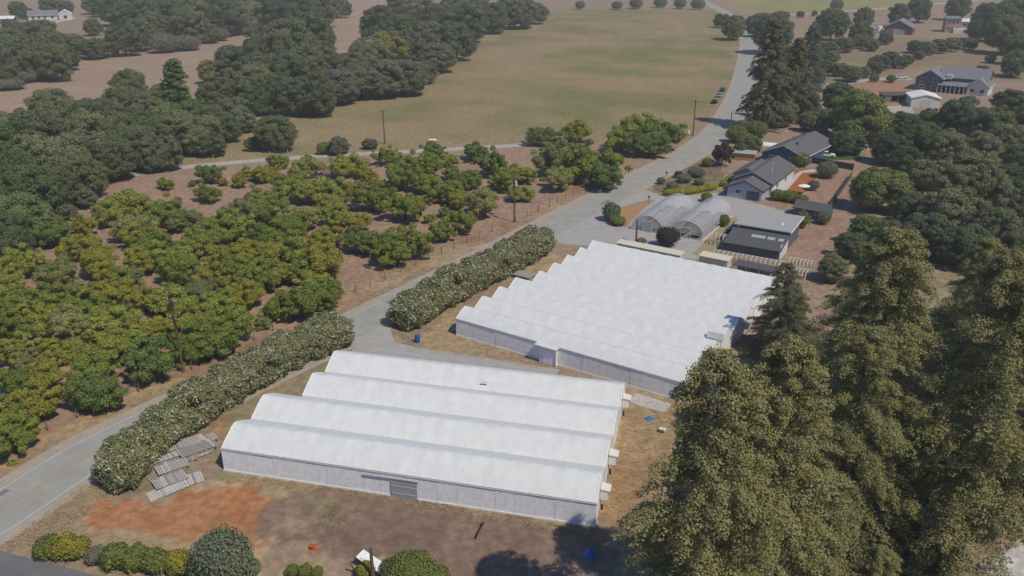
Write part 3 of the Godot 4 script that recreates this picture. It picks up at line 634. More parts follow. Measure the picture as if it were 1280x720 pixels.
	for k in ["wood_d", "wood_o", "wood_g", "leaf_g", "leaf_o"]:  # no two trees of a kind are quite the same green
		var c: Color = M[k].albedo_color.srgb_to_linear()
		leaf_mat(k + "1", Color(c.r * 1.28, c.g * 1.20, c.b * 1.2))
		leaf_mat(k + "2", Color(c.r * 0.80, c.g * 0.86, c.b * 0.9))
	leaf_mat("needle", Color(0.254, 0.246, 0.106))
	leaf_mat("needle_dark", Color(0.150, 0.160, 0.085))
	leaf_mat("needle_blue", Color(0.135, 0.160, 0.130))
	leaf_mat("oleander", Color(1, 1, 1))
	leaf_mat("purple", Color(0.075, 0.055, 0.058))
	leaf_mat("chartreuse", Color(0.330, 0.360, 0.030))
	leaf_mat("grey_shrub", Color(0.200, 0.200, 0.140))
	leaf_mat("yellow_shrub", Color(0.270, 0.250, 0.040))
	leaf_mat("green_shrub", Color(0.175, 0.205, 0.050))
	leaf_mat("blue_shrub", Color(0.176, 0.202, 0.127))

# ------------------------------------------------------------------ plants
func unit() -> Vector3:
	var y := rng.randf_range(-1, 1)
	var a := rng.randf() * TAU
	var r := sqrt(1 - y * y)
	return Vector3(r * cos(a), y, r * sin(a))

func leaf(s: Shape, p: Vector3, nrm: Vector3, size: float) -> void:
	var t := nrm.cross(unit()).normalized() * size
	var b := nrm.cross(t).normalized() * size * rng.randf_range(0.35, 0.6)
	s.tri(p + t * 0.62, p - t * 0.4 + b, p - t * 0.45 - b)

func clump(s: Shape, o: Vector3, r: Vector3, count: int, size: float, spread := 0.2, wild := 0.75, lift := 0.0, hue := 0.10) -> void:
	var given := s.col
	var base := given
	var tone := rng.randf_range(1 - spread, 1 + spread)
	base.r *= rng.randf_range(1 - hue, 1 + hue * 1.6)
	for i in count:
		var d := unit()
		if d.y < -0.25 and rng.randf() < 0.55: d.y = -d.y
		var k := rng.randf_range(0.62, 1.12)
		var w := tone * rng.randf_range(0.88, 1.12)
		s.col = Color(base.r * w * rng.randf_range(0.95, 1.05), base.g * w, base.b * w)
		leaf(s, o + d * r * k, (d + unit() * wild + Vector3.UP * lift).normalized(), size * rng.randf_range(0.6, 1.35))
	s.col = given

func crown(seed_: int, w: float, lo: float, hi: float, clumps: int, rmin: float, rmax: float, per: int, size: float, ragged := 0.25) -> Shape:
	rng.seed = seed_
	var s := Shape.new()
	var o := Vector3(0, (lo + hi) / 2, 0)
	var e := Vector3(w / 2, (hi - lo) / 2, w / 2)
	var ph := rng.randf() * TAU
	for i in clumps:
		var y := 1.0 - 2.0 * (i + 0.5) / clumps
		if y < -0.8: y = rng.randf_range(-0.7, 0.8)
		var a := i * 2.39996 + ph + rng.randf_range(-0.3, 0.3)
		var r := rng.randf_range(rmin, rmax)
		var d := Vector3(sqrt(1 - y * y) * cos(a), y, sqrt(1 - y * y) * sin(a))
		var lobes := 1.0 + ragged * (0.6 * sin(2 * a + ph) + 0.4 * sin(3 * a - ph * 2) + rng.randf_range(-0.5, 0.5))
		if w > 10.0: lobes = clampf(1.0 + (lobes - 1.0) * (1.0 - 0.75 * absf(y)), 0.55, 1.26)
		if w > 10.0 and r < (rmin + rmax) * 0.42: lobes = minf(lobes, 1.04)
		var p := o + d * Vector3(maxf(e.x - r, 0.1), maxf(e.y - r * 0.7, 0.1), maxf(e.z - r, 0.1)) * lobes
		clump(s, p, Vector3(r, r * rng.randf_range(0.62, 0.85), r), int(per * r * r / (rmax * rmax)), size)
		if i % 3 == 0:
			clump(s, o.lerp(p, 0.5), Vector3(r, r * 0.7, r), per / 3, size)
	return s

func trunk(sd: int, h: float, r: float, spread: float, limbs := 4) -> Shape:
	rng.seed = sd
	var s := Shape.new()
	var fork := h * 0.42
	var lean := Vector3(rng.randf_range(-0.05, 0.05) * h, fork, rng.randf_range(-0.05, 0.05) * h)
	s.tube(Vector3.ZERO, lean * 0.5, r * 1.25, r, 8)
	s.tube(lean * 0.5, lean, r, r * 0.85, 8)
	for i in limbs:
		var a := TAU * (i + rng.randf() * 0.5) / limbs
		var out := Vector3(cos(a), 0, sin(a)) * spread
		var mid := lean + out * 0.45 + Vector3.UP * h * 0.16
		var end := lean + out + Vector3.UP * h * rng.randf_range(0.3, 0.42)
		s.tube(lean, mid, r * 0.6, r * 0.4, 6)
		s.tube(mid, end, r * 0.4, r * 0.12, 5)
	return s

func redwood(sd: int, h: float, rad: float, first: float, branches: int, per: int, size := 0.21, fat := 1.0) -> Shape:
	rng.seed = sd
	var s := Shape.new()
	for i in branches:
		var t := pow((i + rng.randf()) / branches, 0.92)
		var y := lerpf(first * h, h * 0.985, t)
		var a := i * 2.39996 + rng.randf_range(-0.6, 0.6)
		var big := 1.0 + 0.22 * sin(t * 23.0 + sd) + 0.24 * sin(3 * a + sd + t * 9)
		var len_ := rad * pow(1.0 - t, 0.72) * rng.randf_range(0.55, 1.12) * big + 0.6
		var out := Vector3(cos(a), 0, sin(a))
		var side := Vector3(-sin(a), 0, cos(a))
		var slope := lerpf(-0.15, 0.7, t * t)
		var tint := rng.randf()
		var steps := maxi(2, int(len_ / 0.95))
		for k in steps:
			var f := lerpf(0.28, 1.0, (k + 1.0) / steps)
			var p := Vector3(0, y, 0) + out * len_ * f + Vector3.UP * (slope * len_ * f - 0.22 * len_ * f * f)
			# a spray: a plume of foliage leaving the limb sideways and hanging at its tip
			var sw := (1.2 - f) * rng.randf_range(0.4, 1.0) * (1 if (k % 2) == 0 else -1)
			var dirn := (out * 0.7 + side * sw * 1.5 + Vector3.UP * rng.randf_range(-0.45, 0.0)).normalized()
			var plume := clampf(len_ * 0.36, 0.5, 2.1) * rng.randf_range(0.7, 1.15)
			s.col = Color(1, 1, 1).lerp(Color(1.18, 1.0, 0.84), tint * rng.randf())
			for m in 5:
				var u := m / 4.0
				var r := rng.randf_range(0.40, 0.58) * (1.15 - 0.6 * u) * fat
				clump(s, p + dirn * plume * u + Vector3.DOWN * 0.4 * plume * u * u, Vector3(r * 1.15, r * 0.62, r * 1.15), int(per * (1.15 - 0.6 * u)), size, 0.08, 0.7, 0.35, 0.06)
	return s

func straight_trunk(h: float, r: float, bend := 0.0) -> Shape:
	var s := Shape.new()
	for i in 8:
		var a := i / 8.0
		var b := (i + 1) / 8.0
		s.tube(Vector3(bend * a * a, h * a, 0), Vector3(bend * b * b, h * b, 0), r * (1.15 - a), r * (1.15 - b), 10)
	return s

func bush_mesh(sd: int, w: float, h: float, clumps: int, per: int, size: float) -> Shape:
	return crown(sd, w, 0.0, h, clumps, w * 0.2, w * 0.32, per, size, 0.2)

func make_tree(called: String, label: String, group: String, at: Vector2, s: Vector3, turn: float, crown_mesh: Mesh, trunk_mesh: Mesh, leaf_: Material, category := "tree", bark_ := "bark") -> Node3D:
	var t := thing(called, label, category, g3(at), turn, group)
	part("trunk", trunk_mesh, M[bark_], t).scale = s
	part("crown", crown_mesh, leaf_, t).scale = s
	return t

func plant(called: String, label: String, at: Vector2, size: Vector3, m: Mesh, leaf_: String, group := "", category := "shrub") -> Node3D:
	var t := thing(called, label, category, g3(at), rng.randf() * TAU, group)
	part("foliage", m, M[leaf_], t).scale = size
	return t

# ------------------------------------------------------------------ ground
func catmull(p: Array, per := 8) -> Array:
	var out := []
	for i in p.size() - 1:
		var a: Vector2 = p[maxi(i - 1, 0)]
		var b: Vector2 = p[i]
		var c: Vector2 = p[i + 1]
		var d: Vector2 = p[mini(i + 2, p.size() - 1)]
		for k in per:
			out.append(b.cubic_interpolate(c, a, d, k / float(per)))
	out.append(p[-1])
	return out

func ribbon(p: Array, from: float, to: float, y: float) -> Shape:  # from / to: metres to the right of the line
	var s := Shape.new()
	var l := []
	for i in p.size():
		var d: Vector2 = (p[mini(i + 1, p.size() - 1)] - p[maxi(i - 1, 0)]).normalized()
		var r := Vector2(-d.y, d.x)
		l.append([g3(p[i] + r * from, y), g3(p[i] + r * to, y)])
	for i in l.size() - 1:
		s.quad(l[i][0], l[i][1], l[i + 1][1], l[i + 1][0])
	return s

func sheet(p: Array, y: float) -> Shape:
	var s := Shape.new()
	var idx := Geometry2D.triangulate_polygon(PackedVector2Array(p))
	for i in range(0, idx.size(), 3):
		s.tri(g3(p[idx[i]], y), g3(p[idx[i + 1]], y), g3(p[idx[i + 2]], y))
	return s

func spaced(a: float, b: float, step: float, far: float) -> Array:
	var out := []
	var lo := []
	var x := a
	while x < b:
		out.append(x)
		x += step
	out.append(b)
	var d := step
	x = a
	while x > -far:
		d *= 1.09
		x -= d
		lo.push_front(x)
	d = step
	x = b
	while x < far:
		d *= 1.09
		x += d
		out.append(x)
	return lo + out

func make_ground() -> void:
	var f1 := FastNoiseLite.new()
	f1.seed = 21; f1.frequency = 0.035; f1.fractal_octaves = 4
	var f2 := FastNoiseLite.new()
	f2.seed = 22; f2.frequency = 0.15; f2.fractal_octaves = 4
	var f3 := FastNoiseLite.new()
	f3.seed = 23; f3.frequency = 0.009; f3.fractal_octaves = 3
	var tan_ := Color(0.290, 0.215, 0.145)
	var straw := Color(0.36, 0.265, 0.155)
	var brown := Color(0.300, 0.205, 0.145)
	var olive := Color(0.235, 0.210, 0.105)
	# outline, colour, second colour, metres over which one soil runs into the next
	var regions := [
		[[Vector2(-93.12, -212.67), Vector2(-88.95, -247.03), Vector2(-82.22, -278.84), Vector2(-61.89, -312.28), Vector2(-32.42, -437.67), Vector2(0.00, -602.50), Vector2(42.70, -785.31), Vector2(188.58, -785.31), Vector2(141.02, -529.63), Vector2(93.36, -356.22), Vector2(52.87, -248.13), Vector2(0.00, -243.79), Vector2(-49.19, -231.56)], Color(0.285, 0.212, 0.116), Color(0.190, 0.176, 0.070), 5.0],
		[[Vector2(-214.98, -326.35), Vector2(-205.20, -341.67), Vector2(-219.82, -431.37), Vector2(-186.05, -457.66), Vector2(-184.59, -653.49), Vector2(-191.47, -1012.40), Vector2(-127.65, -1012.40), Vector2(-99.20, -639.98), Vector2(-79.06, -405.04), Vector2(-100.50, -345.71), Vector2(-126.43, -253.76), Vector2(-170.20, -253.76)], Color(0.345, 0.240, 0.175), tan_, 4.0],
		[[Vector2(-126.17, -156.83), Vector2(-91.47, -156.83), Vector2(-94.92, -204.63), Vector2(0.00, -236.52), Vector2(36.19, -234.51), Vector2(25.98, -204.63), Vector2(0.00, -160.78), Vector2(-21.61, -131.15), Vector2(-36.61, -107.71), Vector2(-49.74, -86.43), Vector2(-62.35, -68.58)], Color(0.320, 0.208, 0.145), brown, 3.0],
		[[Vector2(0.00, -160.78), Vector2(-21.61, -131.15), Vector2(-36.61, -107.71), Vector2(-55.74, -76.71), Vector2(-58.35, -81.34), Vector2(-38.90, -115.82), Vector2(-22.77, -139.37), Vector2(0.00, -169.80), Vector2(24.57, -210.20), Vector2(25.63, -201.57)], Color(0.275, 0.170, 0.115), straw, 2.0],
		[[Vector2(-14.15, -111.64), Vector2(-8.43, -125.02), Vector2(7.52, -148.53), Vector2(13.13, -143.41), Vector2(0.00, -100.50), Vector2(20.47, -94.04), Vector2(14.82, -82.98), Vector2(10.39, -68.58), Vector2(18.08, -71.14), Vector2(20.53, -100.50), Vector2(6.48, -100.50), Vector2(-13.73, -107.71)], straw, tan_, 1.0],
		[[Vector2(13.82, -94.04), Vector2(22.33, -93.03), Vector2(18.29, -76.71), Vector2(9.34, -66.16), Vector2(8.79, -68.58)], Color(0.33, 0.215, 0.120), straw, 0.8],
		[[Vector2(-37.98, -82.98), Vector2(-35.11, -90.10), Vector2(-30.92, -76.71), Vector2(-33.97, -76.71)], Color(0.31, 0.185, 0.095), tan_, 0.8],
		[[Vector2(-46.07, -65.00), Vector2(-44.82, -73.84), Vector2(-35.18, -75.25), Vector2(-25.69, -76.71), Vector2(-22.65, -65.00), Vector2(-13.30, -61.69), Vector2(-22.80, -53.99), Vector2(-43.67, -63.32)], Color(0.275, 0.205, 0.145), straw, 2.0],
		[[Vector2(-44.67, -70.88), Vector2(-39.18, -72.47), Vector2(-34.57, -73.56), Vector2(-26.80, -75.97), Vector2(-24.15, -69.21), Vector2(-24.35, -65.58), Vector2(-32.24, -67.12), Vector2(-39.06, -68.34), Vector2(-43.46, -69.21)], Color(0.40, 0.165, 0.062), Color(0.36, 0.175, 0.085), 1.2],
		[[Vector2(-25.89, -71.14), Vector2(-24.46, -74.26), Vector2(-17.21, -75.54), Vector2(-6.65, -72.20), Vector2(6.44, -69.21), Vector2(10.28, -67.60), Vector2(8.14, -54.87), Vector2(-5.91, -61.69), Vector2(-13.05, -65.00), Vector2(-18.43, -65.00), Vector2(-22.62, -66.40), Vector2(-24.94, -68.58)], Color(0.205, 0.142, 0.102), Color(0.235, 0.165, 0.120), 1.0],
		[[Vector2(-23.73, -70.75), Vector2(-22.15, -71.67), Vector2(-20.77, -69.21), Vector2(-21.39, -67.12), Vector2(-23.18, -68.58)], Color(0.29, 0.215, 0.160), brown, 0.6],
		[[Vector2(-19.78, -72.20), Vector2(-18.39, -72.74), Vector2(-17.18, -69.84), Vector2(-17.79, -67.60), Vector2(-19.45, -69.84)], Color(0.235, 0.205, 0.115), Color(0.205, 0.142, 0.102), 1.6],
		[[Vector2(71.90, -214.35), Vector2(92.30, -218.65), Vector2(68.89, -161.80), Vector2(56.24, -137.43), Vector2(43.93, -126.67), Vector2(50.33, -143.41), Vector2(61.79, -172.62)], Color(0.305, 0.195, 0.135), brown, 1.5],
		[[Vector2(21.37, -164.39), Vector2(24.46, -183.50), Vector2(32.82, -184.79), Vector2(25.62, -165.45)], Color(0.34, 0.185, 0.09), straw, 0.6],
		[[Vector2(41.79, -156.83), Vector2(47.48, -173.77), Vector2(49.20, -173.77), Vector2(39.15, -145.50), Vector2(34.24, -146.79)], Color(0.31, 0.225, 0.120), olive, 0.6],
		[[Vector2(33.48, -194.96), Vector2(45.39, -223.10), Vector2(56.23, -218.65), Vector2(51.20, -197.12), Vector2(35.09, -187.41)], Color(0.185, 0.130, 0.085), olive, 0.8],
		[[Vector2(127.45, -326.35), Vector2(144.17, -367.35), Vector2(164.23, -374.35), Vector2(158.30, -330.06), Vector2(133.78, -300.86), Vector2(123.78, -312.28)], Color(0.36, 0.175, 0.075), brown, 1.5],
		[[Vector2(152.13, -450.81), Vector2(192.82, -553.62), Vector2(291.76, -538.98), Vector2(287.28, -487.19), Vector2(209.81, -349.85), Vector2(211.53, -391.69), Vector2(188.23, -405.04), Vector2(140.05, -356.22), Vector2(123.57, -367.35)], Color(0.235, 0.165, 0.110), olive, 4.0],
		[[Vector2(205.32, -795.28), Vector2(244.27, -747.76), Vector2(351.61, -826.72), Vector2(437.65, -897.46), Vector2(562.69, -1160.19), Vector2(296.97, -1160.19)], Color(0.27, 0.265, 0.075), olive, 6.0],
		[[Vector2(46.07, -65.00), Vector2(51.96, -68.58), Vector2(53.81, -63.87), Vector2(45.61, -53.99), Vector2(42.18, -57.66)], Color(0.52, 0.50, 0.48), Color(0.5, 0.48, 0.46), 0.8],
	]
	var boxes := []
	var polys := []
	for r in regions:
		var pv := PackedVector2Array(r[0])
		var b := Rect2(pv[0], Vector2.ZERO)
		for q in pv: b = b.expand(q)
		boxes.append(b.grow(r[3]))
		polys.append(pv)
	var xs := spaced(-62, 72, 0.62, 1500)
	var zs := []
	var z := 60.0
	while z > -45: 
		zs.append(z)
		z -= 5.0
	var st := 0.55
	while z > -1700:
		zs.append(z)
		if z < -200: st *= 1.035
		elif z < -130: st = 0.9
		z -= st
	var w := xs.size()
	var cols := []
	for zz in zs:
		var line := PackedColorArray()
		line.resize(w)
		for i in w:
			var p := Vector2(xs[i], zz)
			var a := f1.get_noise_2dv(p)
			var b := f2.get_noise_2dv(p)
			var k := f3.get_noise_2dv(p)
			var c := tan_.lerp(brown, clampf(0.5 + 1.2 * a, 0, 1)).lerp(olive, clampf(k * 1.5 - 0.1, 0, 0.6))
			for q in regions.size():
				if not boxes[q].has_point(p): continue
				var soft: float = regions[q][3]
				var wp := p + Vector2(f2.get_noise_2d(p.x + 91, p.y), f2.get_noise_2d(p.x, p.y + 57)) * soft * 2.2
				if not Geometry2D.is_point_in_polygon(wp, polys[q]): continue
				var mixed := clampf(0.35 + 1.3 * a + 0.5 * b, 0, 1)
				if q == 0: mixed = clampf(0.40 + 1.3 * f1.get_noise_2d(p.x * 0.42 - 0.2 * p.y, p.y * 0.5) + 0.7 * a + 0.9 * k + 0.35 * b, 0, 1)
				c = regions[q][1].lerp(regions[q][2], mixed)
			var g := 1.0 + 0.16 * b
			line[i] = Color(c.r * g, c.g * g, c.b * g)
		cols.append(line)
	var sv := PackedVector3Array()
	var sc := PackedColorArray()
	var si := PackedInt32Array()
	for j in zs.size():
		for i in w:
			sv.push_back(Vector3(xs[i], 0, zs[j]))
			sc.push_back(cols[j][i])
	for j in zs.size() - 1:
		for i in w - 1:
			var q := j * w + i
			si.append_array([q, q + 1, q + w + 1, q, q + w + 1, q + w])
	var arr := []
	arr.resize(Mesh.ARRAY_MAX)
	arr[Mesh.ARRAY_VERTEX] = sv
	arr[Mesh.ARRAY_COLOR] = sc
	arr[Mesh.ARRAY_INDEX] = si
	var am := ArrayMesh.new()
	am.add_surface_from_arrays(Mesh.PRIMITIVE_TRIANGLES, arr)
	struct("ground", am, M.ground)

func make_roads() -> void:
	var main := catmull([Vector2(-57.63, -59.63), Vector2(-55.24, -66.16), Vector2(-52.60, -71.14), Vector2(-48.08, -81.99), Vector2(-41.61, -91.65), Vector2(-34.00, -102.34), Vector2(-26.20, -113.01), Vector2(-17.58, -125.67), Vector2(-5.84, -143.41), Vector2(4.49, -159.78), Vector2(24.93, -192.15), Vector2(44.36, -222.20), Vector2(56.02, -242.72), Vector2(66.73, -265.75), Vector2(81.69, -308.93), Vector2(96.37, -356.22), Vector2(114.37, -419.28), Vector2(136.00, -499.22), Vector2(157.23, -590.93), Vector2(175.06, -697.55), Vector2(185.02, -785.31), Vector2(194.51, -897.46), Vector2(206.06, -1012.40)], 10)
	struct("road_shoulder", ribbon(main, -5.2, 5.0, 0.004), M.shoulder)
	var road := struct("road", ribbon(main, -3.75, 3.75, 0.010), M.asphalt)
	var near: Array = main.slice(0, 70)
	part("edge_line", ribbon(near, 3.30, 3.44, 0.016), M.white_line, road)
	part("edge_line", ribbon(near, -3.44, -3.30, 0.016), M.white_line, road)
	part("centre_line", ribbon(main.slice(0, 50), -0.22, -0.08, 0.016), M.yellow_line, road)
	part("centre_line", ribbon(main.slice(0, 50), 0.08, 0.22, 0.016), M.yellow_line, road)
	for q in [[37, 39, -3.1, -2.3], [63, 65, -2.9, -1.6], [69, 71, -2.5, -1.2], [71, 73, -3.2, -1.9], [97, 99, 1.2, 2.0], [22, 24, -3.0, -2.3]]:
		part("tar_patch", ribbon(main.slice(q[0], q[1]), q[2], q[3], 0.014), M.tar, road)
	var far := catmull([Vector2(147.89, -548.65), Vector2(181.61, -653.49), Vector2(205.20, -705.46), Vector2(274.60, -756.82), Vector2(342.82, -805.50), Vector2(425.82, -872.60), Vector2(592.64, -1012.40)], 8)
	struct("far_road", ribbon(far, -4, 4, 0.008), M.lane)
	var lane := catmull([Vector2(-96.92, -206.98), Vector2(-90.73, -211.84), Vector2(-82.16, -216.91), Vector2(-67.00, -223.10), Vector2(-48.63, -228.68), Vector2(-31.42, -232.54), Vector2(0.00, -240.62), Vector2(5.14, -242.72)], 8)
	struct("farm_lane", ribbon(lane, -2.0, 2.0, 0.008), M.lane)
	var drive := catmull([Vector2(130.44, -331.95), Vector2(121.57, -345.71), Vector2(115.42, -341.67)], 6)
	struct("house_drive", ribbon(catmull([Vector2(109.41, -337.72), Vector2(127.85, -349.85), Vector2(150.15, -365.07), Vector2(163.25, -371.99), Vector2(172.64, -369.66)], 6), -2.4, 2.4, 0.008), M.lane)
	struct("side_road", sheet([Vector2(-56.02, -66.16), Vector2(-49.27, -65.23), Vector2(-47.35, -64.55), Vector2(-43.78, -63.54), Vector2(-37.58, -61.48), Vector2(-28.12, -57.66), Vector2(-26.47, -46.14), Vector2(-56.55, -46.14), Vector2(-63.66, -63.87)], 0.012), M.new_asphalt)
	struct("entrance_drive", sheet([Vector2(-22.95, -116.40), Vector2(-15.84, -127.68), Vector2(-17.53, -119.97), Vector2(-18.40, -115.25), Vector2(-17.11, -110.84), Vector2(-12.69, -108.73), Vector2(-4.52, -106.20), Vector2(6.58, -102.34), Vector2(5.35, -99.37), Vector2(-22.44, -105.21), Vector2(-23.58, -111.64)], 0.008), M.gravel)
	struct("gravel_yard", sheet([Vector2(8.73, -161.29), Vector2(16.21, -171.48), Vector2(26.61, -186.09), Vector2(31.45, -192.85), Vector2(33.40, -190.78), Vector2(35.34, -186.75), Vector2(48.03, -190.78), Vector2(49.80, -188.74), Vector2(56.93, -179.74), Vector2(61.29, -173.77), Vector2(57.52, -167.05), Vector2(48.07, -169.24), Vector2(43.68, -164.92), Vector2(36.09, -148.53), Vector2(33.98, -145.50), Vector2(21.39, -151.21), Vector2(13.62, -153.51), Vector2(9.05, -154.92)], 0.008), M.gravel)
	struct("soil_bed", sheet([Vector2(20.77, -164.92), Vector2(21.84, -171.48), Vector2(24.12, -179.13), Vector2(29.00, -183.50), Vector2(32.64, -184.79), Vector2(29.89, -179.74), Vector2(25.37, -169.80), Vector2(23.74, -164.92)], 0.014), M.bed_soil)
	struct("soil_bed", sheet([Vector2(37.65, -155.87), Vector2(44.86, -169.24), Vector2(48.40, -172.62), Vector2(46.02, -167.05), Vector2(42.73, -158.79), Vector2(39.11, -151.21), Vector2(35.43, -146.79), Vector2(33.99, -148.53)], 0.014), M.bed_straw)
	struct("patio", sheet([Vector2(58.54, -187.41), Vector2(66.04, -201.57), Vector2(72.73, -214.35), Vector2(79.05, -212.67), Vector2(76.34, -204.63), Vector2(67.03, -187.41), Vector2(63.51, -186.75)], 0.006), M.concrete)
	struct("bark_bed", sheet([Vector2(64.38, -191.46), Vector2(74.06, -209.39), Vector2(78.62, -210.20), Vector2(70.67, -192.85), Vector2(67.30, -189.42)], 0.014), M.bark_chips)
	struct("bark_bed", sheet([Vector2(70.80, -209.39), Vector2(74.61, -214.35), Vector2(77.87, -213.51), Vector2(73.97, -211.02), Vector2(70.18, -205.41)], 0.014), M.bark_chips)
	struct("lawn", sheet([Vector2(81.69, -223.10), Vector2(88.47, -244.86), Vector2(101.18, -244.86), Vector2(94.66, -223.10)], 0.008), M.lawn)
	struct("barnyard", sheet([Vector2(127.51, -284.41), Vector2(133.38, -304.04), Vector2(144.58, -307.28), Vector2(136.43, -284.41)], 0.008), M.lane)

# ------------------------------------------------------------------ greenhouses
func arch(t: float, base: float, rise: float) -> float:
	return base + rise * (1.0 - pow(absf(2 * t - 1), 1.22))

func greenhouse(root: Node3D, bays: Array, bay: float, eave: float, rise: float, wall_mat: String, hoop: float, panel: float) -> void:
	for i in bays.size():
		var x0: float = bays[i][0]
		var x1: float = bays[i][1]
		var rows := []
		var nx := int((x1 - x0) / 0.5)
		for j in nx + 1:
			var x := lerpf(x0, x1, j / float(nx))
			var line := []
			for k in 19:
				var t := k / 18.0
				var sag := 0.055 * pow(absf(sin(PI * (x - x0) / hoop)), 1.3) * sin(PI * t)
				sag += 0.02 * sin(x * 1.7 + i * 2 + t * 5) * sin(PI * t)
				line.append(Vector3(x, arch(t, eave, rise) - sag + 0.06, -(i + 0.02 + 0.96 * t) * bay))
			rows.append(line)
		part("roof_film", Shape.new().grid(rows), M.film, root)
		for x in [x0, x1]:
			var prof := []
			for k in 13:
				prof.append(Vector2(-(i + 0.02 + 0.96 * k / 12.0) * bay, arch(k / 12.0, eave, rise) + 0.02))
			var s := Shape.new()
			var e := Shape.new()
			for k in 12:
				var a: Vector2 = prof[k]
				var b: Vector2 = prof[k + 1]
				s.quad(Vector3(x, 0, a.x), Vector3(x, a.y, a.x), Vector3(x, b.y, b.x), Vector3(x, 0, b.x))
				e.hexa([Vector3(x - 0.06, a.y - 0.05, a.x), Vector3(x + 0.06, a.y - 0.05, a.x), Vector3(x + 0.06, b.y - 0.05, b.x), Vector3(x - 0.06, b.y - 0.05, b.x),
					Vector3(x - 0.06, a.y + 0.07, a.x), Vector3(x + 0.06, a.y + 0.07, a.x), Vector3(x + 0.06, b.y + 0.07, b.x), Vector3(x - 0.06, b.y + 0.07, b.x)])
			part("end_wall", s, M[wall_mat], root)
			part("end_trim", e, M.white_trim, root)
		if i > 0:
			var gx0: float = maxf(x0, bays[i - 1][0])
			part("gutter", Shape.new().box(Vector3((gx0 + x1) / 2, eave + 0.02, -i * bay), Vector3(x1 - gx0, 0.10, 0.30)), M.gutter, root)
	# front wall in panels
	var a: float = bays[0][0]
	var b: float = bays[0][1]
	var count := int((b - a) / panel)
	for k in count:
		var w := (b - a) / count
		var s := Shape.new().box(Vector3(a + (k + 0.5) * w, eave / 2 + 0.02, -0.01 - 0.012 * (k % 3)), Vector3(w - 0.025, eave - 0.02, 0.05))
		part("wall_panel", s, M[wall_mat], root)
	for k in count + 1:
		part("wall_stud", Shape.new().box(Vector3(a + k * (b - a) / count, eave / 2, -0.09), Vector3(0.09, eave, 0.07)), M[wall_mat], root)
	part("eave_rail", Shape.new().box(Vector3((a + b) / 2, eave + 0.03, 0.03), Vector3(b - a + 0.2, 0.10, 0.10)), M.gutter, root)
	part("base_board", Shape.new().box(Vector3((a + b) / 2, 0.10, 0.05), Vector3(b - a + 0.1, 0.2, 0.05)), M.white_trim, root)
	# back wall
	var n := bays.size()
	part("back_wall", Shape.new().box(Vector3((bays[n - 1][0] + bays[n - 1][1]) / 2, eave / 2, -n * bay), Vector3(bays[n - 1][1] - bays[n - 1][0], eave, 0.06)), M[wall_mat], root)

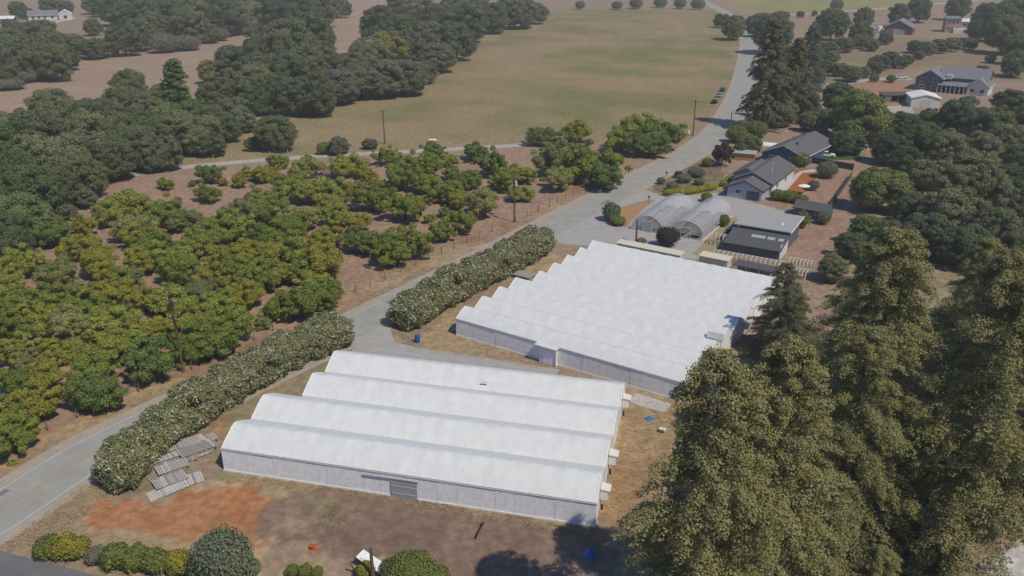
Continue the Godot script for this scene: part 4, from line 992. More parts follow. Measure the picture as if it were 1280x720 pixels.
func make_greenhouses() -> void:
	var a := Vector2(0.9717, 0.236)
	var r := thing("greenhouse", "low white four-bay film greenhouse nearest the camera, facing the brown soil", "greenhouse", Vector3(-31.9, 0, -78.5), turn_of(a), "white film greenhouses")
	greenhouse(r, [[0.0, 41.4], [0.0, 41.4], [3.3, 41.4], [3.3, 41.4]], 6.38, 2.75, 1.45, "film_wall", 1.9, 2.07)
	var d := part("door", Shape.new().box(Vector3(21.2, 1.12, 0.10), Vector3(2.9, 2.2, 0.06)), M.door_grey, r)
	for y in [0.55, 1.45]:
		part("rail", Shape.new().box(Vector3(21.2, y, 0.145), Vector3(2.8, 0.07, 0.03)), M.galvanised, d)
	part("door_track", Shape.new().box(Vector3(19.8, 2.38, 0.16), Vector3(6.2, 0.12, 0.10)), M.galvanised, r)
	# vent boxes on the right-hand end
	for q in [3.2, 9.6, 22.2]:
		var b := part("fan_box", Shape.new().box(Vector3(41.85, 2.05, -q), Vector3(0.8, 1.15, 1.15)), M.white_trim, r)
		part("hood", Shape.new().hexa([Vector3(41.45, 2.64, -q - 0.65), Vector3(42.45, 2.55, -q - 0.65), Vector3(42.45, 2.55, -q + 0.65), Vector3(41.45, 2.64, -q + 0.65), Vector3(41.45, 2.80, -q - 0.65), Vector3(42.45, 2.62, -q - 0.65), Vector3(42.45, 2.62, -q + 0.65), Vector3(41.45, 2.80, -q + 0.65)]), M.white_pipe, b)
		part("shutter", Shape.new().box(Vector3(42.27, 2.0, -q), Vector3(0.04, 0.8, 0.8)), M.door_grey, b)
		part("motor", Shape.new().tube(Vector3(41.7, 1.1, -q + 0.9), Vector3(41.7, 0.5, -q + 0.9), 0.12, 0.12), M.black_plastic, r)
	part("patch", Shape.new().box(Vector3(24.5, 3.62, -19.9), Vector3(0.9, 0.03, 0.25), Basis(Vector3.RIGHT, -0.35)), M.door_grey, r)
	# second greenhouse
	var a2 := Vector2(0.8355, 0.5495)
	var r2 := thing("greenhouse", "larger white nine-bay film greenhouse behind, beside the gravel yard", "greenhouse", Vector3(-8.3, 0, -113.2), turn_of(a2), "white film greenhouses")
	var bays := []
	for i in 9:
		bays.append([0.0 if i < 4 else 1.7, 35.6])
	greenhouse(r2, bays, 4.65, 2.7, 1.15, "film_wall_grey", 2.1, 2.3)
	var p := part("porch", Shape.new().box(Vector3(16.2, 1.32, 0.32), Vector3(2.6, 2.64, 0.5)), M.film_wall_grey, r2)
	part("post", Shape.new().box(Vector3(17.6, 1.40, 0.66), Vector3(0.14, 2.8, 0.14)), M.white_trim, p)
	part("door", Shape.new().box(Vector3(16.2, 1.1, 0.60), Vector3(1.6, 2.1, 0.04)), M.film_wall, p)
	part("porch_roof", Shape.new().slab(Vector3(14.2, 2.86, 0.0), Vector3(17.8, 2.86, 0.0), Vector3(17.8, 2.74, 0.9), Vector3(14.2, 2.74, 0.9), 0.06), M.film, p)
	part("vent_hatch", Shape.new().box(Vector3(34.6, 3.35, -14.2), Vector3(2.4, 0.9, 0.12), Basis(Vector3.RIGHT, -0.5)), M.gutter, r2)
	for q in [10.0, 23.5]:
		part("fan_box", Shape.new().box(Vector3(36.0, 1.9, -q), Vector3(0.8, 1.2, 1.2)), M.white_trim, r2)

func tunnel(label: String, at: Vector2, dir: Vector2, w: float, length: float, h: float, side_open: bool) -> void:
	var r := thing("hoop_house", label, "greenhouse", g3(at), turn_of(dir), "plastic hoop houses by the yard")
	var base := 0.9 if side_open else 0.25
	var rows := []
	for j in 24:
		var z := -length * j / 23.0
		var line := []
		for k in 21:
			var t := PI * k / 20.0
			var sag := 0.05 * absf(sin(PI * j / 23.0 * 10.0)) * sin(t)
			line.append(Vector3(w / 2 - cos(t) * (w / 2), base + (h - base) * pow(sin(t), 0.85) - sag, z))
		rows.append(line)
	part("plastic_cover", Shape.new().grid(rows), M.tunnel_film, r)
	for j in 11:
		var z := -length * j / 10.0
		var pts := [Vector3(0, 0, z)]
		for k in 15:
			var t := PI * k / 14.0
			pts.append(Vector3(w / 2 - cos(t) * (w / 2 - 0.06), base + (h - base - 0.06) * pow(sin(t), 0.85), z))
		pts.append(Vector3(w, 0, z))
		part("hoop", Shape.new().path(pts, 0.055, 5), M.white_pipe, r)
	for x in [0.0, w]:
		part("base_board", Shape.new().box(Vector3(x, 0.14, -length / 2), Vector3(0.06, 0.28, length)), M.white_pipe, r)
	part("ridge_pipe", Shape.new().tube(Vector3(w / 2, h - 0.1, 0), Vector3(w / 2, h - 0.1, -length), 0.04, 0.04, 5), M.white_pipe, r)
	# front end
	var s := Shape.new()
	var top := []
	for k in 13:
		var t := PI * k / 12.0
		top.append(Vector3(w / 2 - cos(t) * (w / 2), base + (h - base) * pow(sin(t), 0.85), 0.02))
	for k in 12:
		var lo := 1.5 if side_open else 0.0
		var p: Vector3 = top[k]
		var q: Vector3 = top[k + 1]
		s.quad(Vector3(p.x, minf(lo, p.y), 0.02), p, q, Vector3(q.x, minf(lo, q.y), 0.02))
	part("end_sheet", s, M.tunnel_film, r)
	var f := part("door_frame", Shape.new().path([Vector3(w * 0.36, 0, 0.06), Vector3(w * 0.36, 2.2, 0.06), Vector3(w * 0.64, 2.2, 0.06), Vector3(w * 0.64, 0, 0.06)], 0.05, 4), M.white_pipe, r)
	if not side_open:
		part("door_sheet", Shape.new().box(Vector3(w / 2, 1.1, 0.08), Vector3(w * 0.27, 2.1, 0.02)), M.skylight, f)
	for k in 2:  # benches of seedlings inside
		part("bench", Shape.new().box(Vector3(w * (0.28 + 0.44 * k), 0.75, -length / 2), Vector3(w * 0.3, 0.08, length * 0.92)), M.old_plank_dark, r)
		rng.seed = 40 + k
		var gsh := Shape.new()
		for i in 40:
			clump(gsh, Vector3(w * (0.28 + 0.44 * k) + rng.randf_range(-0.7, 0.7), 0.95, -length * (0.06 + 0.88 * rng.randf())), Vector3(0.35, 0.2, 0.35), 14, 0.2)
		part("seedlings", gsh, M.grey_shrub, r)

# ------------------------------------------------------------------ buildings
func window(parent: Node3D, o: Vector3, w: float, h: float, along := Vector3.RIGHT, out := Vector3.BACK, trim := "white_trim") -> void:
	var b := Basis(along, Vector3.UP, along.cross(Vector3.UP))
	var s := Shape.new()
	for y in [-1, 1]:
		s.box(o + Vector3.UP * y * h / 2 + out * 0.03, Vector3(w + 0.16, 0.10, 0.08), b)
	for x in [-1, 1]:
		s.box(o + along * x * w / 2 + out * 0.03, Vector3(0.10, h - 0.1, 0.08), b)
	s.box(o + out * 0.03, Vector3(0.05, h - 0.1, 0.07), b)
	var f := part("window", s, M[trim], parent)
	part("pane", Shape.new().box(o + out * 0.015, Vector3(w - 0.1, h - 0.1, 0.03), b), M.window_glass, f)

func block(r: Node3D, x0: float, x1: float, z0: float, z1: float, wall: float, ridge: float, along_z: bool, wall_mat: String, roof_mat: String, over := 0.5, trim := "white_trim", y0 := 0.0) -> void:
	# x0 < x1; z0 is the near face, z1 < z0 the far one
	var t := 0.15
	if along_z:
		var m := (x0 + x1) / 2
		var g := [Vector2(x0, y0), Vector2(x1, y0), Vector2(x1, wall), Vector2(m, ridge), Vector2(x0, wall)]
		part("wall", Shape.new().prism(g, z0 - t, z0), M[wall_mat], r)
		part("wall", Shape.new().prism(g, z1, z1 + t), M[wall_mat], r)
		for x in [x0 + t / 2, x1 - t / 2]:
			part("wall", Shape.new().box(Vector3(x, (wall + y0) / 2, (z0 + z1) / 2), Vector3(t, wall - y0, z0 - z1 - 2 * t - 0.01)), M[wall_mat], r)
		var k := (ridge - wall) / (m - x0)
		for sx in [-1, 1]:
			var ex: float = (x0 - over) if sx < 0 else (x1 + over)
			var ey := wall - k * over + 0.14
			var pl := part("roof", Shape.new().slab(Vector3(ex, ey, z0 + over), Vector3(m, ridge + 0.14, z0 + over), Vector3(m, ridge + 0.14, z1 - over), Vector3(ex, ey, z1 - over), 0.12), M[roof_mat], r)
			part("fascia", Shape.new().slab(Vector3(ex, ey - 0.10, z0 + over + 0.05), Vector3(m, ridge + 0.04, z0 + over + 0.05), Vector3(m, ridge + 0.04, z0 + over + 0.004), Vector3(ex, ey - 0.10, z0 + over + 0.004), 0.22), M[trim], pl)
			part("gutter", Shape.new().box(Vector3(ex + sx * 0.06, ey - 0.08, (z0 + z1) / 2), Vector3(0.11, 0.12, z0 - z1 + 2 * over)), M[trim], pl)
	else:
		var m := (z0 + z1) / 2
		var k := (ridge - wall) / (z0 - m)
		for z in [z0 - t / 2, z1 + t / 2]:
			part("wall", Shape.new().box(Vector3((x0 + x1) / 2, (wall + y0) / 2, z), Vector3(x1 - x0 - 2 * t - 0.01, wall - y0, t)), M[wall_mat], r)
		for x in [x0, x1 - t]:
			var s := Shape.new()
			var pts := [Vector2(z0, y0), Vector2(z0, wall), Vector2(m, ridge), Vector2(z1, wall), Vector2(z1, y0)]
			for xx in [x, x + t]:
				for i in range(1, 4):
					s.tri(Vector3(xx, pts[0].y, pts[0].x), Vector3(xx, pts[i].y, pts[i].x), Vector3(xx, pts[i + 1].y, pts[i + 1].x))
			for i in 5:
				var p: Vector2 = pts[i]
				var q: Vector2 = pts[(i + 1) % 5]
				s.quad(Vector3(x, p.y, p.x), Vector3(x + t, p.y, p.x), Vector3(x + t, q.y, q.x), Vector3(x, q.y, q.x))
			part("wall", s, M[wall_mat], r)
		for sz in [-1, 1]:
			var ez: float = (z1 - over) if sz < 0 else (z0 + over)
			var ey := wall - k * over + 0.14
			var pl := part("roof", Shape.new().slab(Vector3(x0 - over, ey, ez), Vector3(x1 + over, ey, ez), Vector3(x1 + over, ridge + 0.14, m), Vector3(x0 - over, ridge + 0.14, m), 0.12), M[roof_mat], r)
			part("gutter", Shape.new().box(Vector3((x0 + x1) / 2, ey - 0.08, ez + sz * 0.06), Vector3(x1 - x0 + 2 * over, 0.12, 0.11)), M[trim], pl)

func make_buildings() -> void:
	var dir := Vector2(0.845, 0.535)
	# grey house with stepped gables
	var h := thing("grey_house", "pale grey house with stepped dark gable roofs and garage facing the yard", "house", Vector3(49.6, 0, -187.6), turn_of(dir))
	block(h, 0.0, 8.0, 0.0, -5.6, 2.6, 4.3, true, "wall_grey", "roof_mid", 0.45, "dark_fence")
	block(h, -0.6, 8.5, -5.6, -25.0, 2.9, 5.0, true, "wall_grey", "roof_mid", 0.45, "dark_fence")
	block(h, -1.6, 4.6, -9.0, -20.0, 3.4, 4.9, true, "wall_grey", "roof_mid", 0.35, "dark_fence")
	window(h, Vector3(2.5, 1.6, 0.0), 1.3, 1.0)
	var gd := part("garage_door", Shape.new().box(Vector3(6.0, 1.05, 0.03), Vector3(2.9, 2.1, 0.06)), M.wall_slate, h)
	for i in 4:
		part("panel", Shape.new().box(Vector3(6.0, 0.28 + i * 0.52, 0.07), Vector3(2.8, 0.46, 0.03)), M.wall_slate, gd)
	window(h, Vector3(8.58, 1.6, -10.0), 1.6, 1.2, Vector3.FORWARD, Vector3.RIGHT)
	window(h, Vector3(8.58, 1.6, -17.0), 1.6, 1.2, Vector3.FORWARD, Vector3.RIGHT)
	part("porch_wall", Shape.new().box(Vector3(8.54, 1.3, -15.2), Vector3(0.06, 2.5, 18.0)), M.wall_pale, h)
	part("vent_pipe", Shape.new().tube(Vector3(6.4, 3.9, -12.0), Vector3(6.4, 5.1, -12.0), 0.14, 0.14), M.gutter, h)
	part("vent_pipe", Shape.new().tube(Vector3(5.6, 4.2, -16.0), Vector3(5.6, 5.2, -16.0), 0.1, 0.1), M.gutter, h)
	# patio furniture and lattice beside the house
	var pb := thing("patio_umbrella", "round white patio umbrella on the orange bark bed", "parasol", g3(Vector2(67.86, -189.42)), 0)
	var um := Shape.new()
	for i in 10:
		var a := TAU * i / 10
		var b := TAU * (i + 1) / 10
		um.tri(Vector3(0, 2.5, 0), Vector3(cos(a) * 1.4, 2.05, sin(a) * 1.4), Vector3(cos(b) * 1.4, 2.05, sin(b) * 1.4))
	part("canopy", um, M.white_trim, pb)
	part("pole", Shape.new().tube(Vector3.ZERO, Vector3(0, 2.5, 0), 0.04, 0.03), M.white_pipe, pb)
	part("foot", Shape.new().tube(Vector3.ZERO, Vector3(0, 0.12, 0), 0.35, 0.3), M.concrete, pb)
	for q in [[Vector2(63.31, -194.26), 0.3, "nearest the garage"], [Vector2(65.96, -199.32), 1.1, "second along the grey house"], [Vector2(68.74, -204.63), 0.7, "farthest along the grey house"]]:
		var t := thing("patio_table", "small white table on patio, " + q[2], "table", g3(q[0]), q[1], "patio tables by the grey house")
		part("top", Shape.new().tube(Vector3(0, 0.68, 0), Vector3(0, 0.74, 0), 0.7, 0.7, 12), M.white_trim, t)
		for i in 4:
			var a := TAU * i / 4 + 0.4
			part("leg", Shape.new().tube(Vector3(cos(a) * 0.5, 0, sin(a) * 0.5), Vector3(cos(a) * 0.45, 0.68, sin(a) * 0.45), 0.03, 0.03, 5), M.white_pipe, t)
	# blue house
	var b2 := thing("blue_house", "dark blue house with grey gable roof beyond the pale grey house", "house", Vector3(66.8, 0, -222.0), turn_of(Vector2(0.78, 0.62)))
	block(b2, 0.3, 11.7, 0.0, -22.0, 2.8, 5.2, true, "wall_blue", "roof_mid", 0.5, "white_trim")
	window(b2, Vector3(9.0, 1.5, 0.0), 2.2, 1.1)
	window(b2, Vector3(3.0, 1.5, 0.0), 1.4, 1.1)
	part("skylight", Shape.new().box(Vector3(4.2, 4.65, -9.0), Vector3(0.5, 0.3, 0.5)), M.wall_salmon, b2)
	part("chimney", Shape.new().box(Vector3(7.6, 4.9, -5.0), Vector3(0.5, 0.7, 0.5)), M.dark_fence, b2)
	# shed
	var s := thing("garden_shed", "low dark grey shed with gable roof on the bare yard", "shed", Vector3(60.2, 0, -172.4), turn_of(Vector2(0.83, 0.56)))
	block(s, 0.0, 7.0, 0.0, -4.6, 2.1, 3.1, false, "wall_slate", "roof_dark", 0.3, "dark_fence")
	part("door", Shape.new().box(Vector3(2.0, 1.0, 0.03), Vector3(1.6, 1.9, 0.05)), M.dark_fence, s)
	window(s, Vector3(5.0, 1.4, 0.0), 1.0, 0.7)
	# packing barn: pale upper roof and dark lean-to with skylights
	var p := thing("packing_barn", "grey barn with pale flat roof above a dark lean-to with skylights", "barn", Vector3(43.9, 0, -155.0), turn_of(Vector2(0.86, 0.51)))
	var w := Shape.new()
	w.box(Vector3(4.7, 1.9, -4.8), Vector3(9.4, 3.8, 9.2))
	part("wall", w, M.wall_slate, p)
	part("roof", Shape.new().slab(Vector3(-0.9, 3.98, 0.4), Vector3(10.0, 3.98, 0.4), Vector3(10.0, 4.35, -10.0), Vector3(-0.9, 4.35, -10.0), 0.18), M.roof_pale, p)
	part("fascia", Shape.new().box(Vector3(10.04, 4.02, -4.8), Vector3(0.08, 0.26, 10.6), Basis(Vector3.RIGHT, 0.034)), M.white_trim, p)
	part("roof_vent", Shape.new().tube(Vector3(7.4, 4.0, -3.2), Vector3(7.4, 4.5, -3.2), 0.35, 0.15), M.white_trim, p)
	var lt := part("lean_to_roof", Shape.new().slab(Vector3(-0.9, 2.05, 6.6), Vector3(9.9, 2.05, 6.6), Vector3(9.9, 3.35, 0.0), Vector3(-0.9, 3.35, 0.0), 0.14), M.roof_dark, p)
	for i in 3:
		part("skylight", Shape.new().box(Vector3([4.6, 7.0, 8.8][i], 2.89, 2.6), Vector3([2.6, 1.4, 1.0][i], 0.08, 1.1), Basis(Vector3.RIGHT, 0.194)), M.skylight, lt)
	part("lean_to_wall", Shape.new().box(Vector3(4.5, 1.03, 5.9), Vector3(10.0, 2.06, 0.12)), M.wall_slate, p)
	part("lean_to_wall", Shape.new().box(Vector3(9.5, 1.3, 2.6), Vector3(0.12, 2.6, 5.8)), M.wall_pale, p)
	part("side_roof", Shape.new().slab(Vector3(-2.6, 2.3, 0.5), Vector3(-0.3, 3.5, 0.5), Vector3(-0.3, 3.5, -7.5), Vector3(-2.6, 2.3, -7.5), 0.12), M.roof_dark, p)
	part("side_wall", Shape.new().box(Vector3(-2.2, 1.15, -3.5), Vector3(0.12, 2.3, 7.6)), M.wall_slate, p)
	# bare hoop frames in front of the barn
	for q in [[Vector3(37.8, 0, -146.2), 15, 0.86, "row of white hoops in front of barn lean-to", 2.6], [Vector3(47.2, 0, -138.4), 9, 0.62, "nearer tangle of white hoops beside right end of barn lean-to", 3.6], [Vector3(50.4, 0, -142.0), 7, 0.62, "farther tangle of white hoops beside right end of barn lean-to", 3.0], [Vector3(39.6, 0, -156.0), 6, 0.8, "short row of white hoops beside left end of barn", 2.6]]:
		var f := thing("bare_hoop_frame", "bare frame, " + q[3], "frame", q[0], turn_of(Vector2(0.86, 0.51)), "bare white hoop frames by the barn")
		for i in q[1]:
			var pts := []
			for k in 9:
				var t := PI * k / 8.0
				pts.append(Vector3(i * q[2], 2.1 * pow(sin(t), 0.5), q[4] * cos(t) * -0.5 + 1.0))
			part("hoop", Shape.new().path(pts, 0.085, 5), M.old_pipe, f)
		for z in [-0.6, 0.0, 0.6]:
			part("rail", Shape.new().tube(Vector3(-0.2, 2.06 - absf(z) * 0.2, 1.0 + z), Vector3(q[1] * q[2], 2.06 - absf(z) * 0.2, 1.0 + z), 0.07, 0.07, 5), M.old_pipe, f)
	# low sheds against the back of the big greenhouse
	var u := thing("potting_shed", "long low cream-roofed shed along back of the big greenhouse", "shed", Vector3(19.6, 0, -149.6), turn_of(Vector2(0.8355, 0.5495)))
	part("wall", Shape.new().box(Vector3(6.5, 0.95, -0.9), Vector3(12.6, 1.9, 1.6)), M.cream, u)
	part("roof", Shape.new().slab(Vector3(0, 1.98, 0.1), Vector3(13.0, 1.98, 0.1), Vector3(13.0, 2.18, -2.0), Vector3(0, 2.18, -2.0), 0.1), M.cream, u)
	u = thing("potting_shed", "cream flat-roofed box shed near corner of big greenhouse", "shed", Vector3(33.4, 0, -141.2), turn_of(Vector2(0.8355, 0.5495)))
	part("wall", Shape.new().box(Vector3(2.7, 1.2, -1.2), Vector3(5.2, 2.4, 2.2)), M.cream, u)
	part("roof", Shape.new().slab(Vector3(-0.1, 2.52, 0.1), Vector3(5.5, 2.52, 0.1), Vector3(5.5, 2.62, -2.5), Vector3(-0.1, 2.62, -2.5), 0.1), M.cream, u)
	u = thing("open_shed", "dark flat-roofed open shed at far corner of big greenhouse", "shed", Vector3(38.6, 0, -137.4), turn_of(Vector2(0.8355, 0.5495)))
	part("roof", Shape.new().slab(Vector3(0, 2.2, 0.0), Vector3(7.0, 2.2, 0.0), Vector3(7.0, 2.4, -2.6), Vector3(0, 2.4, -2.6), 0.1), M.roof_dark, u)
	for x in [0.2, 2.4, 4.6, 6.8]:
		part("post", Shape.new().box(Vector3(x, 1.05, -0.15), Vector3(0.12, 2.1, 0.12)), M.white_pipe, u)
		part("post", Shape.new().box(Vector3(x, 1.1, -2.4), Vector3(0.12, 2.2, 0.12)), M.white_pipe, u)
	part("back_wall", Shape.new().box(Vector3(3.5, 1.1, -2.5), Vector3(6.9, 2.2, 0.06)), M.door_grey, u)
	part("bench", Shape.new().box(Vector3(3.5, 0.8, -1.2), Vector3(6.2, 0.08, 1.2)), M.old_plank, u)
	var tk := thing("water_tank", "pale boxy tank beside far corner of big greenhouse", "tank", g3(Vector2(43.56, -129.05)), 0.5)
	part("tank", Shape.new().box(Vector3(0, 1.0, 0), Vector3(1.7, 1.7, 1.5)), M.cream, tk)
	part("lid", Shape.new().tube(Vector3(0, 1.85, 0), Vector3(0, 1.98, 0), 0.3, 0.3), M.white_pipe, tk)
	part("stand", Shape.new().box(Vector3(0, 0.08, 0), Vector3(1.9, 0.14, 1.7)), M.old_plank_dark, tk)
	# trailer and canopy between the houses
	var cn := thing("canopy_tent", "small white arched carport between the two houses", "carport", g3(Vector2(71.37, -232.54)), turn_of(Vector2(0.9, 0.43)))
	var rows := []
	for j in 5:
		var line := []
		for k in 9:
			var t := PI * k / 8.0
			line.append(Vector3(-3.0 + 6.0 * j / 4, 2.0 + 0.7 * sin(t), 1.6 * cos(t)))
		rows.append(line)
	part("roof", Shape.new().grid(rows), M.roof_white, cn)
	for x in [-2.9, 2.9]:
		for z in [-1.5, 1.5]:
			part("post", Shape.new().tube(Vector3(x, 0, z), Vector3(x, 2.05, z), 0.05, 0.05, 5), M.white_pipe, cn)
	var tb := thing("timber_shed", "tan wooden shed with pale flat roof beside the purple tree", "shed", g3(Vector2(59.00, -224.02)), turn_of(Vector2(0.92, 0.39)))
	part("wall", Shape.new().box(Vector3(3.0, 0.9, -1.5), Vector3(7.0, 1.8, 3.0)), M.tan_wood, tb)
	part("roof", Shape.new().slab(Vector3(-0.8, 1.95, 0.3), Vector3(6.8, 1.95, 0.3), Vector3(6.8, 2.2, -3.6), Vector3(-0.8, 2.2, -3.6), 0.1), M.roof_pale, tb)
	# fences round the yard
	fence_panels("dark wooden fence behind the orange bark bed", [Vector2(78.66, -220.41), Vector2(87.84, -211.84)], 1.7, "dark_fence")
	fence_panels("dark wooden fence running down the bare yard", [Vector2(84.73, -204.63), Vector2(68.43, -174.94)], 1.5, "dark_fence")
	# gazebo
	var gz := thing("garden_arbour", "small white arbour with blue slats under the trees", "arbour", g3(Vector2(97.33, -230.59)), 0.3)
	for x in [-1.0, 1.0]:
		for z in [-1.0, 1.0]:
			part("post", Shape.new().box(Vector3(x, 1.2, z), Vector3(0.14, 2.4, 0.14)), M.white_trim, gz)
	for i in 6:
		part("slat", Shape.new().box(Vector3(-1.2 + 0.48 * i, 2.46, 0), Vector3(0.2, 0.1, 2.6)), M.wall_grey, gz)
	# white barn and brown shed
	var wb := thing("white_barn", "white metal barn with ribbed roof in front of the porch house", "barn", g3(Vector2(142.45, -302.44)), turn_of(Vector2(0.97, 0.24)))
	block(wb, 0.0, 9.5, 0.0, -11.0, 3.4, 4.6, true, "wall_pale", "roof_white", 0.25, "white_trim")
	part("door", Shape.new().box(Vector3(4.8, 1.4, 0.03), Vector3(3.4, 2.8, 0.06)), M.galvanised, wb)
	for i in 8:
		part("roof_rib", Shape.new().slab(Vector3(-0.25, 3.55, 0.1 - i * 1.5), Vector3(4.75, 4.82, 0.1 - i * 1.5), Vector3(4.75, 4.82, -0.02 - i * 1.5), Vector3(-0.25, 3.55, -0.02 - i * 1.5), 0.06), M.white_trim, wb)
	var bs := thing("brown_shed", "weathered brown open shed left of the white barn", "shed", g3(Vector2(137.92, -312.28)), turn_of(Vector2(0.96, -0.1)))
	part("wall", Shape.new().box(Vector3(4.5, 1.3, -4.0), Vector3(11.0, 2.6, 0.15)), M.wall_brown, bs)
	part("wall", Shape.new().box(Vector3(-0.9, 1.3, -2.0), Vector3(0.15, 2.6, 3.8)), M.wall_brown, bs)
	part("roof", Shape.new().slab(Vector3(-1.4, 2.6, 0.4), Vector3(10.4, 2.6, 0.4), Vector3(10.4, 3.2, -4.5), Vector3(-1.4, 3.2, -4.5), 0.12), M.roof_brown, bs)
	for x in [1.5, 4.2, 6.9, 9.6]:
		part("post", Shape.new().box(Vector3(x, 1.25, 0.1), Vector3(0.2, 2.5, 0.2)), M.wall_brown, bs)
	part("green_door", Shape.new().box(Vector3(0.2, 1.1, 0.15), Vector3(2.4, 2.2, 0.08)), M.grey_shrub, bs)
	# porch house
	var ph := thing("porch_house", "large slate-blue house with grey hipped roofs and white porch posts", "house", Vector3(160.5, 0, -341.0), turn_of(Vector2(0.80, 0.60)))
	block(ph, 0.0, 10.0, -1.0, -15.0, 5.2, 8.2, true, "wall_slate", "roof_slate", 0.5)
	block(ph, 8.0, 25.0, -5.0, -16.0, 5.6, 8.8, false, "wall_slate", "roof_slate", 0.5)
	block(ph, 19.0, 26.5, 0.0, -10.0, 3.6, 6.4, true, "wall_pale", "roof_slate", 0.5)
	var porch := part("porch_roof", Shape.new().slab(Vector3(8.5, 3.0, 1.2), Vector3(20.0, 3.0, 1.2), Vector3(20.0, 4.0, -5.2), Vector3(8.5, 4.0, -5.2), 0.15), M.roof_slate, ph)
	part("dormer", Shape.new().box(Vector3(11.5, 5.6, -4.4), Vector3(2.0, 1.6, 1.6)), M.wall_pale, ph)
	for i in 8:
		part("post", Shape.new().box(Vector3(8.8 + i * 1.58, 1.45, 1.0), Vector3(0.22, 2.9, 0.22)), M.white_trim, porch)
	for x in [2.5, 7.0]:
		for y in [1.6, 4.2]:
			window(ph, Vector3(x, y, -1.0), 1.5, 1.4)
	for x in [21.0, 24.4]:
		window(ph, Vector3(x, 1.7, 0.0), 1.5, 1.4)
	for x in [11.0, 14.0, 17.0]:
		window(ph, Vector3(x, 1.7, -5.0), 1.4, 1.4)
	# red house
	var rh := thing("red_house", "dark-roofed red-brown house with pale round-topped garage door", "house", Vector3(240.5, 0, -566.0), turn_of(Vector2(0.88, 0.47)))
	block(rh, 0.0, 17.0, -1.0, -26.0, 4.2, 8.6, true, "wall_red", "roof_slate", 0.8, "roof_brown")
	part("garage_door", Shape.new().box(Vector3(9.0, 1.7, -0.95), Vector3(7.0, 3.4, 0.1)), M.skylight, rh)
	window(rh, Vector3(3.0, 2.2, -1.0), 2.0, 1.6)
	window(rh, Vector3(14.6, 2.2, -1.0), 2.0, 1.6)
	part("side_tank", Shape.new().tube(Vector3(-3.4, 0, -5.0), Vector3(-3.4, 4.6, -5.0), 2.0, 2.0, 14), M.white_trim, rh)
	var sv := thing("small_grey_shed", "small pale-roofed shed among trees left of the red house", "shed", g3(Vector2(228.20, -569.04)), 0.3)
	block(sv, 0.0, 9.0, 0.0, -11.0, 3.0, 5.0, true, "wall_slate", "roof_pale", 0.4)
	# salmon house
	var sh := thing("salmon_house", "salmon stucco house with stepped flat roofs and pale terrace wall", "house", Vector3(285.0, 0, -580.0), turn_of(Vector2(0.95, 0.3)))
	part("wall", Shape.new().box(Vector3(6.0, 4.2, -5.0), Vector3(9.0, 8.4, 12.0)), M.wall_salmon, sh)
	part("wall", Shape.new().box(Vector3(17.0, 3.4, -6.0), Vector3(13.0, 6.8, 12.0)), M.wall_salmon, sh)
	part("terrace_wall", Shape.new().box(Vector3(15.5, 1.3, 3.0), Vector3(19.0, 2.6, 6.0)), M.wall_pale, sh)
	part("roof", Shape.new().slab(Vector3(1.0, 8.7, 1.6), Vector3(11.0, 8.7, 1.6), Vector3(11.0, 9.5, -11.4), Vector3(1.0, 9.5, -11.4), 0.3), M.roof_slate, sh)
	part("roof", Shape.new().slab(Vector3(10.0, 7.0, 0.6), Vector3(24.0, 7.0, 0.6), Vector3(24.0, 8.0, -12.4), Vector3(10.0, 8.0, -12.4), 0.3), M.roof_white, sh)
	for x in [3.5, 6.0, 8.5]:
		for y in [2.6, 6.2]:
			window(sh, Vector3(x, y, 1.0), 1.6, 1.9)
	for x in [13.0, 16.5, 20.0]:
		window(sh, Vector3(x, 4.8, 0.0), 2.2, 1.8)
	# far white house at top left
	var fw := thing("white_house", "far pale house with grey roof and bright white arched gable", "house", Vector3(-365.0, 0, -664.0), turn_of(Vector2(0.9, -0.43)))
	block(fw, 0.0, 20.0, 0.0, -11.0, 4.0, 7.2, false, "wall_pale", "roof_slate", 0.6)
	block(fw, 20.6, 29.6, 3.0, -11.0, 4.4, 7.2, true, "wall_pale", "roof_white", 0.3)
	for x in [3.0, 7.0, 11.0, 16.0]:
		window(fw, Vector3(x, 2.4, 0.0), 2.0, 1.8)
	window(fw, Vector3(25.1, 2.4, 3.0), 2.6, 2.6)
	var lw := thing("white_outbuilding", "low white-roofed outbuilding at the top left corner", "shed", Vector3(-373.0, 0, -642.0), turn_of(Vector2(0.95, -0.3)))
	block(lw, -12.0, 8.0, 0.0, -10.0, 3.4, 5.0, false, "wall_slate", "roof_white", 0.4)
	fence_panels("long low white wall right of the far white house", [Vector2(-335.97, -646.66), Vector2(-342.59, -689.81)], 1.6, "white_trim")

func fence_panels(label: String, p: Array, h: float, m: String) -> void:
	var a: Vector2 = p[0]
	var b: Vector2 = p[1]
	var l := a.distance_to(b)
	var r := thing("panel_fence", label, "fence", g3(a), turn_of((b - a).normalized()))
	var k := maxi(2, int(l / 2.6))
	for i in k:
		var w := l / k
		part("panel", Shape.new().box(Vector3((i + 0.5) * w, h / 2 + 0.03, 0), Vector3(w - 0.12, h - 0.06, 0.07)), M[m], r)
	for i in k + 1:
		part("post", Shape.new().box(Vector3(i * l / k, (h + 0.12) / 2, 0), Vector3(0.12, h + 0.12, 0.12)), M[m], r)

